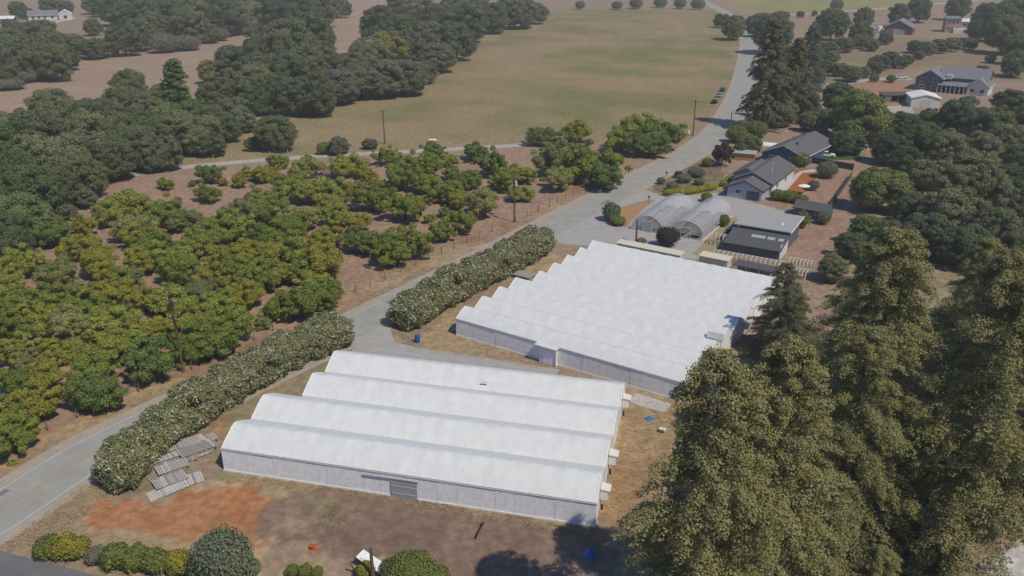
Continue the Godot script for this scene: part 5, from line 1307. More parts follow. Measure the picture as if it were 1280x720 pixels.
# ------------------------------------------------------------------ small things
func pole(label: String, at: Vector2, h: float, arms: Array, dir: Vector2, can := false) -> void:
	var r := thing("utility_pole", label, "utility pole", g3(at), turn_of(dir), "utility poles")
	part("pole", Shape.new().tube(Vector3.ZERO, Vector3(0, h, 0), 0.20, 0.13, 10), M.pole_wood, r)
	for y in arms:
		var c := part("crossarm", Shape.new().box(Vector3(0, h - y, 0.16), Vector3(2.6, 0.14, 0.12)), M.pole_wood, r)
		for x in [-1.2, -0.6, 0.6, 1.2]:
			part("insulator", Shape.new().tube(Vector3(x, h - y + 0.07, 0.16), Vector3(x, h - y + 0.28, 0.16), 0.06, 0.04, 6), M.galvanised, c)
	if can:
		part("transformer", Shape.new().tube(Vector3(0.38, h - 2.6, 0), Vector3(0.38, h - 1.5, 0), 0.26, 0.26, 10), M.galvanised, r)

func car(label: String, at: Vector2, dir: Vector2, paint: String, tall := 1.5) -> void:
	var r := thing("parked_car", label, "car", g3(at), turn_of(dir))
	var low := [Vector2(-2.2, 0.35), Vector2(2.15, 0.35), Vector2(2.25, 0.62), Vector2(2.1, 0.86), Vector2(0.95, 0.98), Vector2(-1.95, 1.0), Vector2(-2.25, 0.85)]
	part("body", Shape.new().prism(low, -0.88, 0.88), M[paint], r)
	var cab := Shape.new()
	cab.hexa([Vector3(-1.85, 0.98, -0.84), Vector3(1.0, 0.97, -0.84), Vector3(1.0, 0.97, 0.84), Vector3(-1.85, 0.98, 0.84), Vector3(-1.35, tall - 0.06, -0.66), Vector3(0.25, tall - 0.06, -0.66), Vector3(0.25, tall - 0.06, 0.66), Vector3(-1.35, tall - 0.06, 0.66)])
	part("windows", cab, M.window_glass, r)
	part("roof", Shape.new().box(Vector3(-0.55, tall - 0.03, 0), Vector3(1.72, 0.07, 1.38)), M[paint], r)
	for x in [-1.35, 1.4]:
		for z in [-0.80, 0.80]:
			part("wheel", Shape.new().tube(Vector3(x, 0.33, z - 0.1), Vector3(x, 0.33, z + 0.11), 0.33, 0.33, 12), M.tyre, r)
	for z in [-0.62, 0.62]:
		part("headlight", Shape.new().box(Vector3(2.2, 0.70, z), Vector3(0.1, 0.14, 0.34)), M.head_lamp, r)
		part("tail_light", Shape.new().box(Vector3(-2.22, 0.78, z), Vector3(0.08, 0.16, 0.3)), M.tail_lamp, r)

func at_y(y: float) -> float:
	return maxf(y, 0.05) * 0.9

func pallet(label: String, at: Vector2, y: float, turn: float, l: float, w: float, tilt: float, shade: int) -> void:
	var r := thing("wooden_pallet", label, "pallet", g3(at, y), turn, "heap of weathered wooden pallets")
	r.rotation.z = tilt
	var mats := ["old_plank", "old_plank_pale", "old_plank_dark"]
	for z in [-0.42, 0.0, 0.42]:
		part("bearer", Shape.new().box(Vector3(0, 0.05, z * w), Vector3(l, 0.10, 0.10)), M.old_plank_dark, r)
	for z in [-0.4, 0.4]:
		part("leg", Shape.new().box(Vector3(0, -at_y(y) / 2, z * w), Vector3(l * 0.8, at_y(y), 0.12)), M.old_plank_dark, r)
	var k := int(l / 0.26)
	for i in k:
		part("plank", Shape.new().box(Vector3(-l / 2 + (i + 0.5) * l / k, 0.125 + 0.006 * rng.randf(), rng.randf_range(-0.04, 0.04)), Vector3(l / k - rng.randf_range(0.02, 0.06), 0.04, w * rng.randf_range(0.96, 1.02))), M[mats[(shade + rng.randi() % 5) % 3 if rng.randf() < 0.35 else shade]], r)

func make_small_things() -> void:
	pole("utility pole with two crossarms standing among the roadside orchard trees", Vector2(-44.83, -101.64), 11.0, [0.4, 3.0], Vector2(0.83, 0.56))
	pole("tall bare utility pole behind the roadside fence near the hedge top", Vector2(0.50, -168.14), 10.5, [], Vector2(0.83, 0.56), true)
	pole("thin utility pole on the dry field above the farm lane", Vector2(-37.11, -242.72), 9.8, [0.3], Vector2(1, 0.2))
	pole("utility pole on field edge left of the road bend", Vector2(54.95, -253.76), 10.8, [0.4], Vector2(0.8, 0.5))
	pole("slim pole at the road edge near the tall conifer", Vector2(66.13, -253.76), 7.5, [], Vector2(0.8, 0.5))
	pole("slim yard pole behind the ridge of the big greenhouse", Vector2(24.25, -155.39), 4.6, [], Vector2(0.8, 0.5))
	pole("short wooden pole among shrubs at the bottom edge", Vector2(-12.59, -60.44), 4.2, [], Vector2(0.8, 0.5))
	# leaning roof panel and stub post at the bottom edge
	var lp := thing("lean_to_roof", "tilted white sheet roof beside the short wooden pole", "shelter", g3(Vector2(-12.98, -62.55)), -0.55)
	part("sheet", Shape.new().hexa([Vector3(-1.5, 1.25, -0.55), Vector3(1.7, 0.55, -0.55), Vector3(1.7, 0.45, 0.55), Vector3(-1.5, 1.15, 0.55), Vector3(-1.5, 1.31, -0.55), Vector3(1.7, 0.61, -0.55), Vector3(1.7, 0.51, 0.55), Vector3(-1.5, 1.21, 0.55)]), M.white_trim, lp)
	part("side_board", Shape.new().box(Vector3(-1.3, 0.75, 0.4), Vector3(0.9, 0.8, 0.06)), M.wall_slate, lp)
	for q in [Vector3(-1.4, 0, -0.45), Vector3(-1.4, 0, 0.45), Vector3(1.6, 0, -0.45), Vector3(1.6, 0, 0.45)]:
		part("post", Shape.new().tube(q, q + Vector3.UP * (1.2 if q.x < 0 else 0.5), 0.05, 0.05, 6), M.post_wood, lp)
	var st := thing("stub_post", "short leaning stub post left of the tilted sheet roof", "post", g3(Vector2(-14.40, -62.12)))
	part("post", Shape.new().tube(Vector3.ZERO, Vector3(-0.5, 1.1, 0.1), 0.09, 0.08, 8), M.post_wood, st)
	part("cap", Shape.new().tube(Vector3(-0.5, 1.1, 0.1), Vector3(-0.52, 1.16, 0.1), 0.10, 0.08, 8), M.pole_wood, st)
	# road fence
	for spec in [["fence_a", [Vector2(-55.67, -86.78), Vector2(-43.87, -102.34), Vector2(-35.71, -115.25), Vector2(-27.72, -127.68), Vector2(-17.42, -142.59), Vector2(-4.05, -161.80), Vector2(10.87, -183.50), Vector2(26.71, -211.02)], 3.4, 1.45, "wire fence with dark wooden posts along the orchard side of road", "post_wood"],
			["fence_b", [Vector2(-97.60, -213.51), Vector2(-83.67, -221.30), Vector2(-68.26, -227.73), Vector2(-49.76, -234.51), Vector2(-32.04, -237.53), Vector2(0.00, -244.86)], 4.5, 1.3, "pale post and wire fence along the far side of farm lane", "old_plank_pale"]]:
		var f := thing("wire_fence", spec[4], "fence")
		var line := catmull(spec[1], 24)
		var d := 0.0
		var last: Vector2 = line[0]
		var tops := []
		rng.seed = 77
		for i in line.size():
			d += last.distance_to(line[i])
			last = line[i]
			if i == 0 or d >= spec[2]:
				d = 0.0
				var lean := Vector3(rng.randf_range(-0.08, 0.08), spec[3] * rng.randf_range(0.92, 1.08), rng.randf_range(-0.08, 0.08))
				part("post", Shape.new().tube(g3(line[i]), g3(line[i]) + lean, 0.075, 0.065, 6), M[spec[5]], f)
				tops.append(g3(line[i]))
		for y in [0.45, 0.85, 1.2]:
			part("wire", Shape.new().path(tops.map(func(p): return p + Vector3(0, y, 0)), 0.008, 3), M.wire, f)
	# heap of pallets
	rng.seed = 5
	var words := ["lowest pale pallet by the orange soil", "grey pallet second up from the orange soil", "long grey pallet in middle of the heap", "pallet on top of middle of the heap", "dark pallet in the upper middle of heap", "pale pallet against the hedge in heap", "upper pallet toward the greenhouse corner", "topmost jumbled pallet near the hedge", "tilted pallet at the far end of heap", "small pallet at greenhouse side of heap", "narrow plank pallet sticking out to the right", "flat pallet on far end of heap"]
	var spots := [[Vector2(-36.74, -74.82), 0.0, 1], [Vector2(-37.02, -76.26), 0.25, 0], [Vector2(-38.29, -77.75), 0.05, 2], [Vector2(-37.60, -78.51), 0.45, 0], [Vector2(-37.46, -80.06), 0.25, 2], [Vector2(-39.41, -80.22), 0.5, 1], [Vector2(-36.47, -81.34), 0.1, 0], [Vector2(-37.23, -82.98), 0.55, 1], [Vector2(-36.30, -83.48), 0.35, 0], [Vector2(-36.06, -81.99), 0.6, 2], [Vector2(-35.55, -76.26), 0.02, 1], [Vector2(-38.04, -82.65), 0.7, 0]]
	for i in spots.size():
		pallet(words[i], spots[i][0], spots[i][1], 0.62 + rng.randf_range(-0.14, 0.14), rng.randf_range(3.2, 4.2), rng.randf_range(1.7, 2.2), rng.randf_range(-0.07, 0.07), spots[i][2])
	# plank stack beside the big greenhouse
	var ds := thing("plank_platform", "low flat plank platform tucked beside the stepped end of big greenhouse", "platform", g3(Vector2(2.10, -136.66)), turn_of(Vector2(0.8355, 0.5495)))
	part("deck", Shape.new().slab(Vector3(-1.8, 0.6, 1.0), Vector3(1.8, 0.6, 1.0), Vector3(1.8, 0.7, -1.2), Vector3(-1.8, 0.7, -1.2), 0.08), M.old_plank_dark, ds)
	part("wall", Shape.new().box(Vector3(0, 0.27, -0.1), Vector3(3.2, 0.5, 1.8)), M.door_grey, ds)
	# blue bin, bucket, tarps
	var bn := thing("blue_bin", "blue plastic barrel at the end of the flowering hedge by the drive", "barrel", g3(Vector2(-13.83, -110.84)))
	part("drum", Shape.new().tube(Vector3.ZERO, Vector3(0, 0.55, 0), 0.36, 0.42, 14).tube(Vector3(0, 0.55, 0), Vector3(0, 1.1, 0), 0.42, 0.36, 14), M.blue_plastic, bn)
	part("lid", Shape.new().tube(Vector3(0, 1.1, 0), Vector3(0, 1.16, 0), 0.38, 0.36, 14), M.blue_plastic, bn)
	var ob := thing("orange_bucket", "bright orange bucket on the bare brown soil", "bucket", g3(Vector2(-19.22, -65.46)))
	part("pail", Shape.new().tube(Vector3.ZERO, Vector3(0, 0.42, 0), 0.22, 0.3, 12), M.orange_plastic, ob)
	part("handle", Shape.new().path([Vector3(-0.3, 0.42, 0), Vector3(-0.25, 0.6, 0), Vector3(0, 0.68, 0), Vector3(0.25, 0.6, 0), Vector3(0.3, 0.42, 0)], 0.015, 4), M.wire, ob)
	part("spill", Shape.new().box(Vector3(0.4, 0.05, 0.1), Vector3(0.4, 0.1, 0.3), Basis(Vector3.UP, 0.5)), M.orange_plastic, ob)
	var hs := thing("black_hose", "kinked black irrigation pipe lying on the brown soil by greenhouse wall", "hose")
	part("pipe", Shape.new().path([g3(Vector2(-3.61, -66.88), 0.1), g3(Vector2(-3.40, -67.72), 0.12), g3(Vector2(-3.19, -68.46), 0.08), g3(Vector2(-2.90, -69.21), 0.15)], 0.09, 6), M.black_plastic, hs)
	part("coupling", Shape.new().tube(g3(Vector2(-3.05, -68.83), 0.12), g3(Vector2(-2.97, -69.08), 0.14), 0.14, 0.14, 8), M.black_plastic, hs)
	for q in [[Vector2(16.90, -89.35), "crumpled bright blue tarp between greenhouse and conifer", 0.55, 0.4], [Vector2(7.49, -64.66), "dark blue tarp lying in tree shade at the bottom edge", 0.7, 1.3]]:
		var t := thing("blue_tarp", q[1], "tarp", g3(q[0]), q[3], "blue tarps")
		var rows := []
		rng.seed = 9
		for j in 9:
			var line := []
			for k in 9:
				var e: float = sin(PI * j / 8.0) * sin(PI * k / 8.0)
				line.append(Vector3((j / 4.0 - 1) * q[2], 0.05 + e * (0.45 + rng.randf_range(-0.2, 0.2)), (k / 4.0 - 1) * q[2] * 0.7))
			rows.append(line)
		part("sheet", Shape.new().grid(rows), M.blue_tarp, t)
	var wt := thing("white_pot_stack", "pale stacked pots beside the bright blue tarp", "pots", g3(Vector2(17.79, -86.43)))
	for i in 4:
		part("pot", Shape.new().tube(Vector3(0.35 * (i % 2), 0.3 * (i / 2), 0.2 * i - 0.3), Vector3(0.35 * (i % 2), 0.3 + 0.3 * (i / 2), 0.2 * i - 0.3), 0.16, 0.22, 10), M.white_trim, wt)
	var cs := thing("concrete_slab", "pale dusty concrete slab behind the near greenhouse", "slab", g3(Vector2(17.49, -93.23)), turn_of(Vector2(0.84, 0.55)))
	part("slab", Shape.new().box(Vector3(0, 0.03, 0), Vector3(5.0, 0.06, 2.6)), M.concrete, cs)
	# white booth by the lane, marker, mailboxes
	var bo := thing("white_booth", "tiny white booth with flat roof beside the farm lane", "booth", g3(Vector2(-22.83, -239.58)), 0.2)
	part("wall", Shape.new().box(Vector3(0, 0.9, 0), Vector3(1.4, 1.8, 1.2)), M.white_trim, bo)
	part("roof", Shape.new().box(Vector3(0, 1.95, 0), Vector3(2.2, 0.14, 1.8)), M.roof_white, bo)
	part("door", Shape.new().box(Vector3(0, 0.85, 0.62), Vector3(0.7, 1.5, 0.04)), M.door_grey, bo)
	var mk := thing("white_marker", "small white box beside the pole at road bend", "box", g3(Vector2(54.18, -256.08)))
	part("box", Shape.new().box(Vector3(0, 0.7, 0), Vector3(0.6, 0.8, 0.5)), M.white_trim, mk)
	part("stake", Shape.new().box(Vector3(0, 0.15, 0), Vector3(0.12, 0.3, 0.12)), M.post_wood, mk)
	for q in [[Vector2(38.70, -205.41), "black mailbox on post at far side of the driveway mouth"], [Vector2(35.01, -188.07), "brown mailbox at left end of the chartreuse hedge"], [Vector2(30.99, -183.50), "small red-brown mailbox on bare strip before hoop house"]]:
		var mb := thing("mailbox", q[1], "mailbox", g3(q[0]), 0.6, "mailboxes by the driveway")
		part("post", Shape.new().box(Vector3(0, 0.5, 0), Vector3(0.12, 1.0, 0.12)), M.post_wood, mb)
		part("box", Shape.new().prism([Vector2(-0.16, 1.0), Vector2(0.16, 1.0), Vector2(0.16, 1.2), Vector2(0.09, 1.3), Vector2(-0.09, 1.3), Vector2(-0.16, 1.2)], -0.3, 0.3), M.dark_fence, mb)
	var sp := thing("white_sign_post", "thin white post on gravel before the yard shrub", "post", g3(Vector2(20.95, -166.52)))
	part("post", Shape.new().box(Vector3(0, 0.6, 0), Vector3(0.12, 1.2, 0.12)), M.white_trim, sp)
	part("cap", Shape.new().box(Vector3(0, 1.24, 0), Vector3(0.18, 0.08, 0.18)), M.white_pipe, sp)
	# cars
	car("nearest black car of the three parked on the field edge", Vector2(74.19, -310.59), Vector2(0.40, -0.92), "car_black")
	car("middle silver-blue car of the three parked on the field edge", Vector2(79.13, -324.53), Vector2(0.40, -0.92), "car_silver", 1.7)
	car("farthest dark blue car of the three parked on field edge", Vector2(83.41, -337.72), Vector2(0.40, -0.92), "car_blue")
	car("white car on the drive left of the porch house", Vector2(169.15, -371.99), Vector2(0.98, 0.15), "car_white")
	car("white car on the lawn right of the blue house, nearer one", Vector2(86.21, -226.79), Vector2(0.95, 0.3), "car_white")
	car("white car on the lawn right of the blue house, farther one", Vector2(85.28, -232.54), Vector2(0.95, 0.3), "car_white")

func tone_of(k: String, x: float) -> Material:
	if not M.has(k + "1"): return M[k]
	return M[k + "1"] if x < 0.36 else M[k + "2"] if x > 0.72 else M[k]

func make_plants() -> void:
	# orchard trees
	var oc := []
	var ot := []
	for i in 6:
		oc.append(crown(100 + i, 6.5, 0.4, 4.5, 40, 0.42, 1.12, 820, 0.205, 0.62).mesh())
		ot.append(trunk(140 + i, 3.6, 0.16, 1.5, 5).mesh())
	rng.seed = 8
	var turns := []
	for i in 600: turns.append(rng.randf())
	for i in ORCHARD.size():
		var o = ORCHARD[i]
		var k := i % 6
		var w: float = o[3] / 6.3
		make_tree("orchard_tree", o[5], "trees of the roadside orchard", Vector2(o[0], o[1]), Vector3(w, w * lerpf(0.9, 1.12, turns[i]), w * lerpf(0.9, 1.1, turns[i + 40])), turns[i + 9] * TAU, oc[k], ot[k], tone_of("leaf_" + o[4], turns[i + 77]))
	# broadleaf woods
	var wc := []
	var wt := []
	for i in 7:
		wc.append(crown(200 + i, 14.0, 0.0, 13.2, 92, 0.8, 2.2, 800, 0.35, 0.58).mesh())
		wt.append(trunk(240 + i, 10.5, 0.34, 3.6, 5).mesh())
	for i in WOOD.size():
		var o = WOOD[i]
		var k := i % 7
		var w: float = o[3] / 13.6
		var hh: float = o[2] / 13.2
		make_tree("broadleaf_tree", o[5], "trees " + o[6], Vector2(o[0], o[1]), Vector3(w, hh * lerpf(0.92, 1.14, turns[i + 3]), w), turns[i + 11] * TAU, wc[k], wt[k], tone_of("wood_" + o[4], turns[i + 150]))
	# conifers
	var rc := []
	var rt := []
	for q in [[301, 30.0, 7.8, 0.04, 165, 62, 0.15, 1.2], [302, 30.0, 7.4, 0.08, 165, 62, 0.15, 1.2], [303, 30.0, 7.0, 0.24, 140, 62, 0.15, 1.2], [304, 33.0, 7.4, 0.08, 160, 24, 0.34, 1.45]]:
		rc.append(redwood(q[0], q[1], q[2], q[3], q[4], q[5], q[6], q[7]).mesh())
		rt.append(straight_trunk(q[1] * 0.95, 0.42).mesh())
	var cons := [
		[Vector2(13.4, -47.6), 0, 1.0, 1.0, 0.0, "needle", "olive-brown conifer covering the greenhouse corner, foremost at bottom"],
		[Vector2(19.8, -53.4), 1, 0.94, 1.04, 3.0, "needle", "olive conifer just right of the foremost one"],
		[Vector2(36.5, -75.0), 1, 0.98, 1.1, 1.2, "needle", "tall olive conifer at centre of the right-hand grove"],
		[Vector2(41.5, -63.0), 2, 0.98, 1.1, 2.1, "needle", "high-crowned conifer with bare trunk near bottom right corner"],
		[Vector2(30.5, -64.5), 0, 0.80, 1.05, 3.7, "needle", "dark conifer in the middle of the right-hand grove"],
		[Vector2(50.0, -79.0), 1, 0.86, 1.1, 4.0, "needle", "conifer at right edge behind the bare trunk"],
		[Vector2(28.0, -51.0), 0, 0.40, 1.1, 0.7, "needle", "short conifer top poking up at bottom edge"],
		[Vector2(33.0, -91.0), 0, 0.56, 1.15, 5.0, "needle_dark", "smaller dark conifer beside back corner of big greenhouse"],
		[Vector2(43.0, -94.0), 0, 0.72, 1.15, 2.6, "needle", "olive conifer on far side of the grove"],
		[Vector2(57.0, -95.0), 1, 0.72, 1.15, 1.9, "needle", "conifer on far right side of the grove"],
		[Vector2(37.5, -107.0), 0, 0.46, 1.25, 3.9, "needle_dark", "low conifer nearest the bare yard path"],
		[Vector2(79.3, -264.5), 3, 1.0, 1.0, 0.4, "needle_dark", "tallest conifer beside the road left of blue house"],
		[Vector2(91.5, -277.0), 3, 0.80, 1.05, 2.2, "needle_dark", "second dark conifer behind the blue house ridge"],
		[Vector2(117.5, -341.0), 1, 0.82, 1.15, 1.4, "needle_blue", "blue-grey conifer behind the tallest roadside one"],
	]

	for q in cons:
		make_tree("conifer_tree", q[6], "tall conifers", q[0], Vector3.ONE * q[2] * Vector3(q[3], 1, q[3]), q[4], rc[q[1]], rt[q[1]], M[q[5]], "conifer", "redwood_bark")
	var cc := redwood(330, 15.0, 2.2, 0.05, 80, 16, 0.34, 1.3).mesh()
	make_tree("columnar_tree", "narrow columnar dark green tree rising above the creek wood", "", Vector2(-109.31, -277.47), Vector3(1.7, 1.3, 1.7), 0.4, cc, straight_trunk(14.0, 0.25).mesh(), M.wood_g)
	# oleander hedges
	var hb := []
	for i in 4:
		rng.seed = 400 + i
		var s := Shape.new()
		for j in 30:
			var d := unit()
			var p := Vector3(d.x * 1.15, 1.75 + d.y * 1.45, d.z * 1.15)
			s.col = Color(0.200, 0.212, 0.095)
			clump(s, p, Vector3(0.75, 0.7, 0.75), 290, 0.20, 0.16)
			s.col = Color(0.46, 0.455, 0.33)
			clump(s, p, Vector3(0.80, 0.75, 0.80), 80 if i != 1 else 22, 0.17, 0.12)
		hb.append(s.mesh())
	for q in [["long flowering oleander hedge between the road and near greenhouse", [Vector2(-42.30, -75.83), Vector2(-42.01, -79.75), Vector2(-40.55, -83.65), Vector2(-39.03, -88.60), Vector2(-37.04, -93.03), Vector2(-34.76, -97.40), Vector2(-32.18, -101.64), Vector2(-29.57, -105.95), Vector2(-27.23, -107.71), Vector2(-25.31, -110.84)], 2.1, 1.16],
			["rounded flowering oleander hedge between road and the big greenhouse", [Vector2(-16.11, -116.40), Vector2(-13.83, -120.58), Vector2(-10.47, -126.34), Vector2(-6.79, -131.86), Vector2(-2.81, -137.43), Vector2(1.46, -143.82), Vector2(5.80, -151.21)], 2.0, 1.28]]:
		var f := thing("oleander_hedge", q[0], "hedge", Vector3.ZERO, 0, "white-flowering hedges along the road")
		var line := catmull(q[1], 30)
		var d := 9.0
		var last: Vector2 = line[0]
		var i := 0
		rng.seed = 17
		for p in line:
			d += last.distance_to(p)
			last = p
			if d >= q[2]:
				d = 0
				var sz: float = q[3] * rng.randf_range(0.92, 1.12)
				for side in [-1.0, 1.0]:
					var b := part("bush", hb[(i + (0 if side < 0 else 2)) % 4], M.oleander, f)
					b.position = g3(p) + Vector3(side * 0.75, 0, side * 0.5)
					b.rotation.y = rng.randf() * TAU
					b.scale = Vector3(sz, sz * rng.randf_range(0.92, 1.08), sz)
				i += 1
	# shrubs
	var bm := []
	for i in 4:
		bm.append(bush_mesh(500 + i, 2.4, 1.7, 20, 300, 0.17).mesh())
	var bl := [bush_mesh(510, 5.0, 3.6, 46, 520, 0.19).mesh(), bush_mesh(511, 5.0, 3.6, 46, 520, 0.19).mesh()]
	rng.seed = 31
	for q in [
		[Vector2(-44.15, -64.55), 1.15, 1.0, "green_shrub", "leftmost dark green shrub in bottom verge hedge", 0], [Vector2(-42.62, -64.55), 1.2, 1.05, "yellow_shrub", "yellow-green shrub second from left in bottom verge", 1], [Vector2(-41.29, -64.32), 1.1, 1.0, "yellow_shrub", "yellow-green shrub third from left in bottom verge", 2], [Vector2(-39.15, -63.65), 0.9, 0.75, "grey_shrub", "grey twiggy shrub in gap of bottom verge", 3],
		[Vector2(-37.10, -63.10), 1.25, 1.1, "green_shrub", "rounded green shrub right of grey gap in bottom verge", 0], [Vector2(-35.06, -62.88), 1.25, 1.05, "green_shrub", "green shrub in middle of bottom verge", 1], [Vector2(-32.94, -62.44), 1.2, 1.05, "green_shrub", "green shrub left of yellowish one in bottom verge", 2], [Vector2(-30.89, -62.34), 1.25, 1.0, "yellow_shrub", "yellowish shrub touching the large grey-green one", 3],
		[Vector2(-26.38, -61.48), 2.4, 2.3, "blue_shrub", "large rounded grey-green shrub at bottom edge", 0], [Vector2(-28.95, -62.12), 1.1, 0.9, "blue_shrub", "smaller grey-green shrub beside the large one", 1], [Vector2(-24.29, -61.91), 1.0, 0.8, "blue_shrub", "low grey-green shrub right of the large one", 2],
		[Vector2(-20.26, -61.80), 0.55, 0.55, "green_shrub", "left small round shrub of three at bottom edge", 0], [Vector2(-19.06, -61.69), 0.6, 0.6, "green_shrub", "middle small round shrub of three at bottom edge", 1], [Vector2(-17.93, -61.59), 0.5, 0.5, "green_shrub", "right small round shrub of three at bottom edge", 2],
		[Vector2(-13.41, -61.48), 0.8, 0.8, "yellow_shrub", "small yellow-green shrub at foot of the short pole", 3], [Vector2(-9.16, -61.06), 2.0, 1.3, "green_shrub", "wide low green shrub right of tilted sheet roof", 1], [Vector2(-11.05, -61.48), 1.0, 0.9, "blue_shrub", "low grey-green shrub under tilted sheet roof", 2], [Vector2(-6.93, -60.65), 1.2, 0.8, "green_shrub", "rightmost low green shrub at bottom edge", 0],
		[Vector2(20.91, -169.24), 1.7, 2.0, "blue_shrub", "tall loose shrub on gravel beside the hoop houses", 0], [Vector2(21.94, -166.52), 1.5, 0.9, "green_shrub", "low green shrub at foot of the loose yard shrub", 1],
		[Vector2(29.95, -153.04), 1.9, 1.9, "purple", "round dark purple shrub before the hoop houses", 2], [Vector2(25.28, -154.92), 0.9, 0.5, "grey_shrub", "low dark plant at foot of slim yard pole", 3],
		[Vector2(44.04, -183.50), 1.2, 1.0, "green_shrub", "dark green bush between rear ends of hoop houses", 3],
		[Vector2(38.01, -193.55), 1.2, 0.9, "grey_shrub", "grey shrub at left of roadside garden bed", 0], [Vector2(42.10, -200.06), 1.6, 1.0, "blue_shrub", "grey-green shrub in middle of roadside garden bed", 1], [Vector2(46.12, -205.41), 1.9, 1.2, "grey_shrub", "large silvery shrub in roadside garden bed", 2], [Vector2(41.57, -204.63), 1.0, 0.8, "purple", "dark shrub at road side of garden bed", 3], [Vector2(51.22, -216.05), 1.4, 1.1, "green_shrub", "dark bush at left foot of purple tree", 0], [Vector2(45.36, -197.85), 1.2, 0.8, "blue_shrub", "low shrub behind the chartreuse hedge", 1], [Vector2(36.18, -198.58), 0.9, 0.8, "blue_shrub", "small shrub at tip of roadside garden bed", 2],
		[Vector2(67.43, -188.07), 0.01, 0.01, "green_shrub", "", 0],
		[Vector2(60.54, -184.79), 1.6, 1.2, "green_shrub", "clipped dark hedge bush right of the garage door", 0], [Vector2(63.06, -183.50), 1.7, 1.2, "green_shrub", "clipped dark hedge bush in front of the bark bed", 1], [Vector2(64.82, -181.61), 1.4, 1.0, "green_shrub", "clipped dark hedge bush nearest the grey shed", 2],
		[Vector2(78.54, -204.63), 2.3, 2.0, "blue_shrub", "round grey-green bush at edge of orange bark bed", 0], [Vector2(75.56, -216.05), 2.0, 1.8, "green_shrub", "green bush behind right corner of grey house", 1], [Vector2(74.38, -220.41), 2.0, 2.2, "purple", "dark bush behind the grey house roof", 2], [Vector2(64.85, -167.05), 1.3, 1.3, "blue_shrub", "blue-green bush at right end of grey shed", 3], [Vector2(59.50, -164.39), 1.3, 1.8, "green_shrub", "green bush at right wall of packing barn", 0], [Vector2(71.24, -192.85), 1.2, 1.2, "grey_shrub", "loose grey bush right of patio umbrella", 1],
		[Vector2(43.81, -165.45), 1.0, 1.2, "green_shrub", "bush at rear corner of right hoop house", 2], [Vector2(-52.14, -229.63), 1.6, 1.6, "green_shrub", "low bush by farm lane right of lone tree", 2],
		[Vector2(60.49, -785.31), 3.6, 3.6, "blue_shrub", "lone shrub at the top edge of big field", 0], [Vector2(93.22, -785.31), 4.2, 3.6, "blue_shrub", "first shrub of the row along field top", 1], [Vector2(111.66, -795.28), 5.5, 4.6, "blue_shrub", "second shrub of the row along field top", 2], [Vector2(134.94, -805.50), 5.5, 4.6, "blue_shrub", "third shrub of the row along field top", 3], [Vector2(151.28, -795.28), 5.0, 4.6, "grey_shrub", "fourth shrub of the row along field top", 0], [Vector2(165.10, -785.31), 5.5, 4.6, "blue_shrub", "last shrub of the row along field top", 1],
		[Vector2(-186.64, -464.72), 6.0, 5.0, "grey_shrub", "pale grey-green thicket at foot of the far wood", 2], [Vector2(-179.01, -475.70), 7.0, 4.0, "grey_shrub", "low brownish thicket at foot of the far wood", 3], [Vector2(-175.06, -525.07), 4.5, 3.6, "grey_shrub", "small thicket in gap of the far wood", 0], [Vector2(-205.75, -360.60), 5.0, 2.4, "grey_shrub", "left low thicket below the far left clump", 1], [Vector2(-201.35, -341.67), 5.0, 2.0, "grey_shrub", "lowest thicket at left border under the clump", 2],
		[Vector2(65.88, -244.86), 2.6, 2.4, "green_shrub", "green garden bush by road near the tall conifer", 0], [Vector2(66.98, -235.51), 2.4, 2.0, "yellow_shrub", "yellow-green garden bush left of blue house", 1], [Vector2(73.78, -251.48), 2.6, 2.4, "green_shrub", "dark garden bush left of blue house roof", 2], [Vector2(70.61, -256.08), 2.2, 2.2, "blue_shrub", "bluish garden bush below the tall conifer", 3],
	]:
		if q[4] == "": continue
		if q[1] >= 1.8: plant("garden_shrub", q[4], q[0], Vector3(q[1] * 0.48, q[2] * 0.56, q[1] * 0.48), bl[q[5] % 2], q[3], "shrubs")
		else: plant("garden_shrub", q[4], q[0], Vector3(q[1], q[2] * 1.2, q[1]), bm[q[5]], q[3], "shrubs")
	# purple tree
	make_tree("purple_tree", "round dark purple-leaved tree at the roadside garden", "", Vector2(55.19, -216.91), Vector3(0.92, 1.3, 0.92), 0.3, oc[0], ot[0], M.purple)
	# chartreuse hedges
	for q in [["bright chartreuse clipped hedge along the driveway mouth", [Vector2(35.87, -188.74), Vector2(41.01, -189.42), Vector2(48.09, -193.55)]], ["short chartreuse hedge stub left of the grey house", [Vector2(50.65, -196.40), Vector2(53.82, -201.57)]]]:
		var f := thing("clipped_hedge", q[0], "hedge", Vector3.ZERO, 0, "chartreuse hedges by the driveway")
		var s := Shape.new()
		rng.seed = 61
		s.col = Color(1, 1, 1)
		var line := catmull(q[1], 14)
		for p in line:
			for k in 2:
				clump(s, g3(p, 0.75) + Vector3(rng.randf_range(-0.3, 0.3), 0, rng.randf_range(-0.3, 0.3)), Vector3(0.8, 0.75, 0.7), 150, 0.2, 0.12)
		part("foliage", s, M.chartreuse, f)

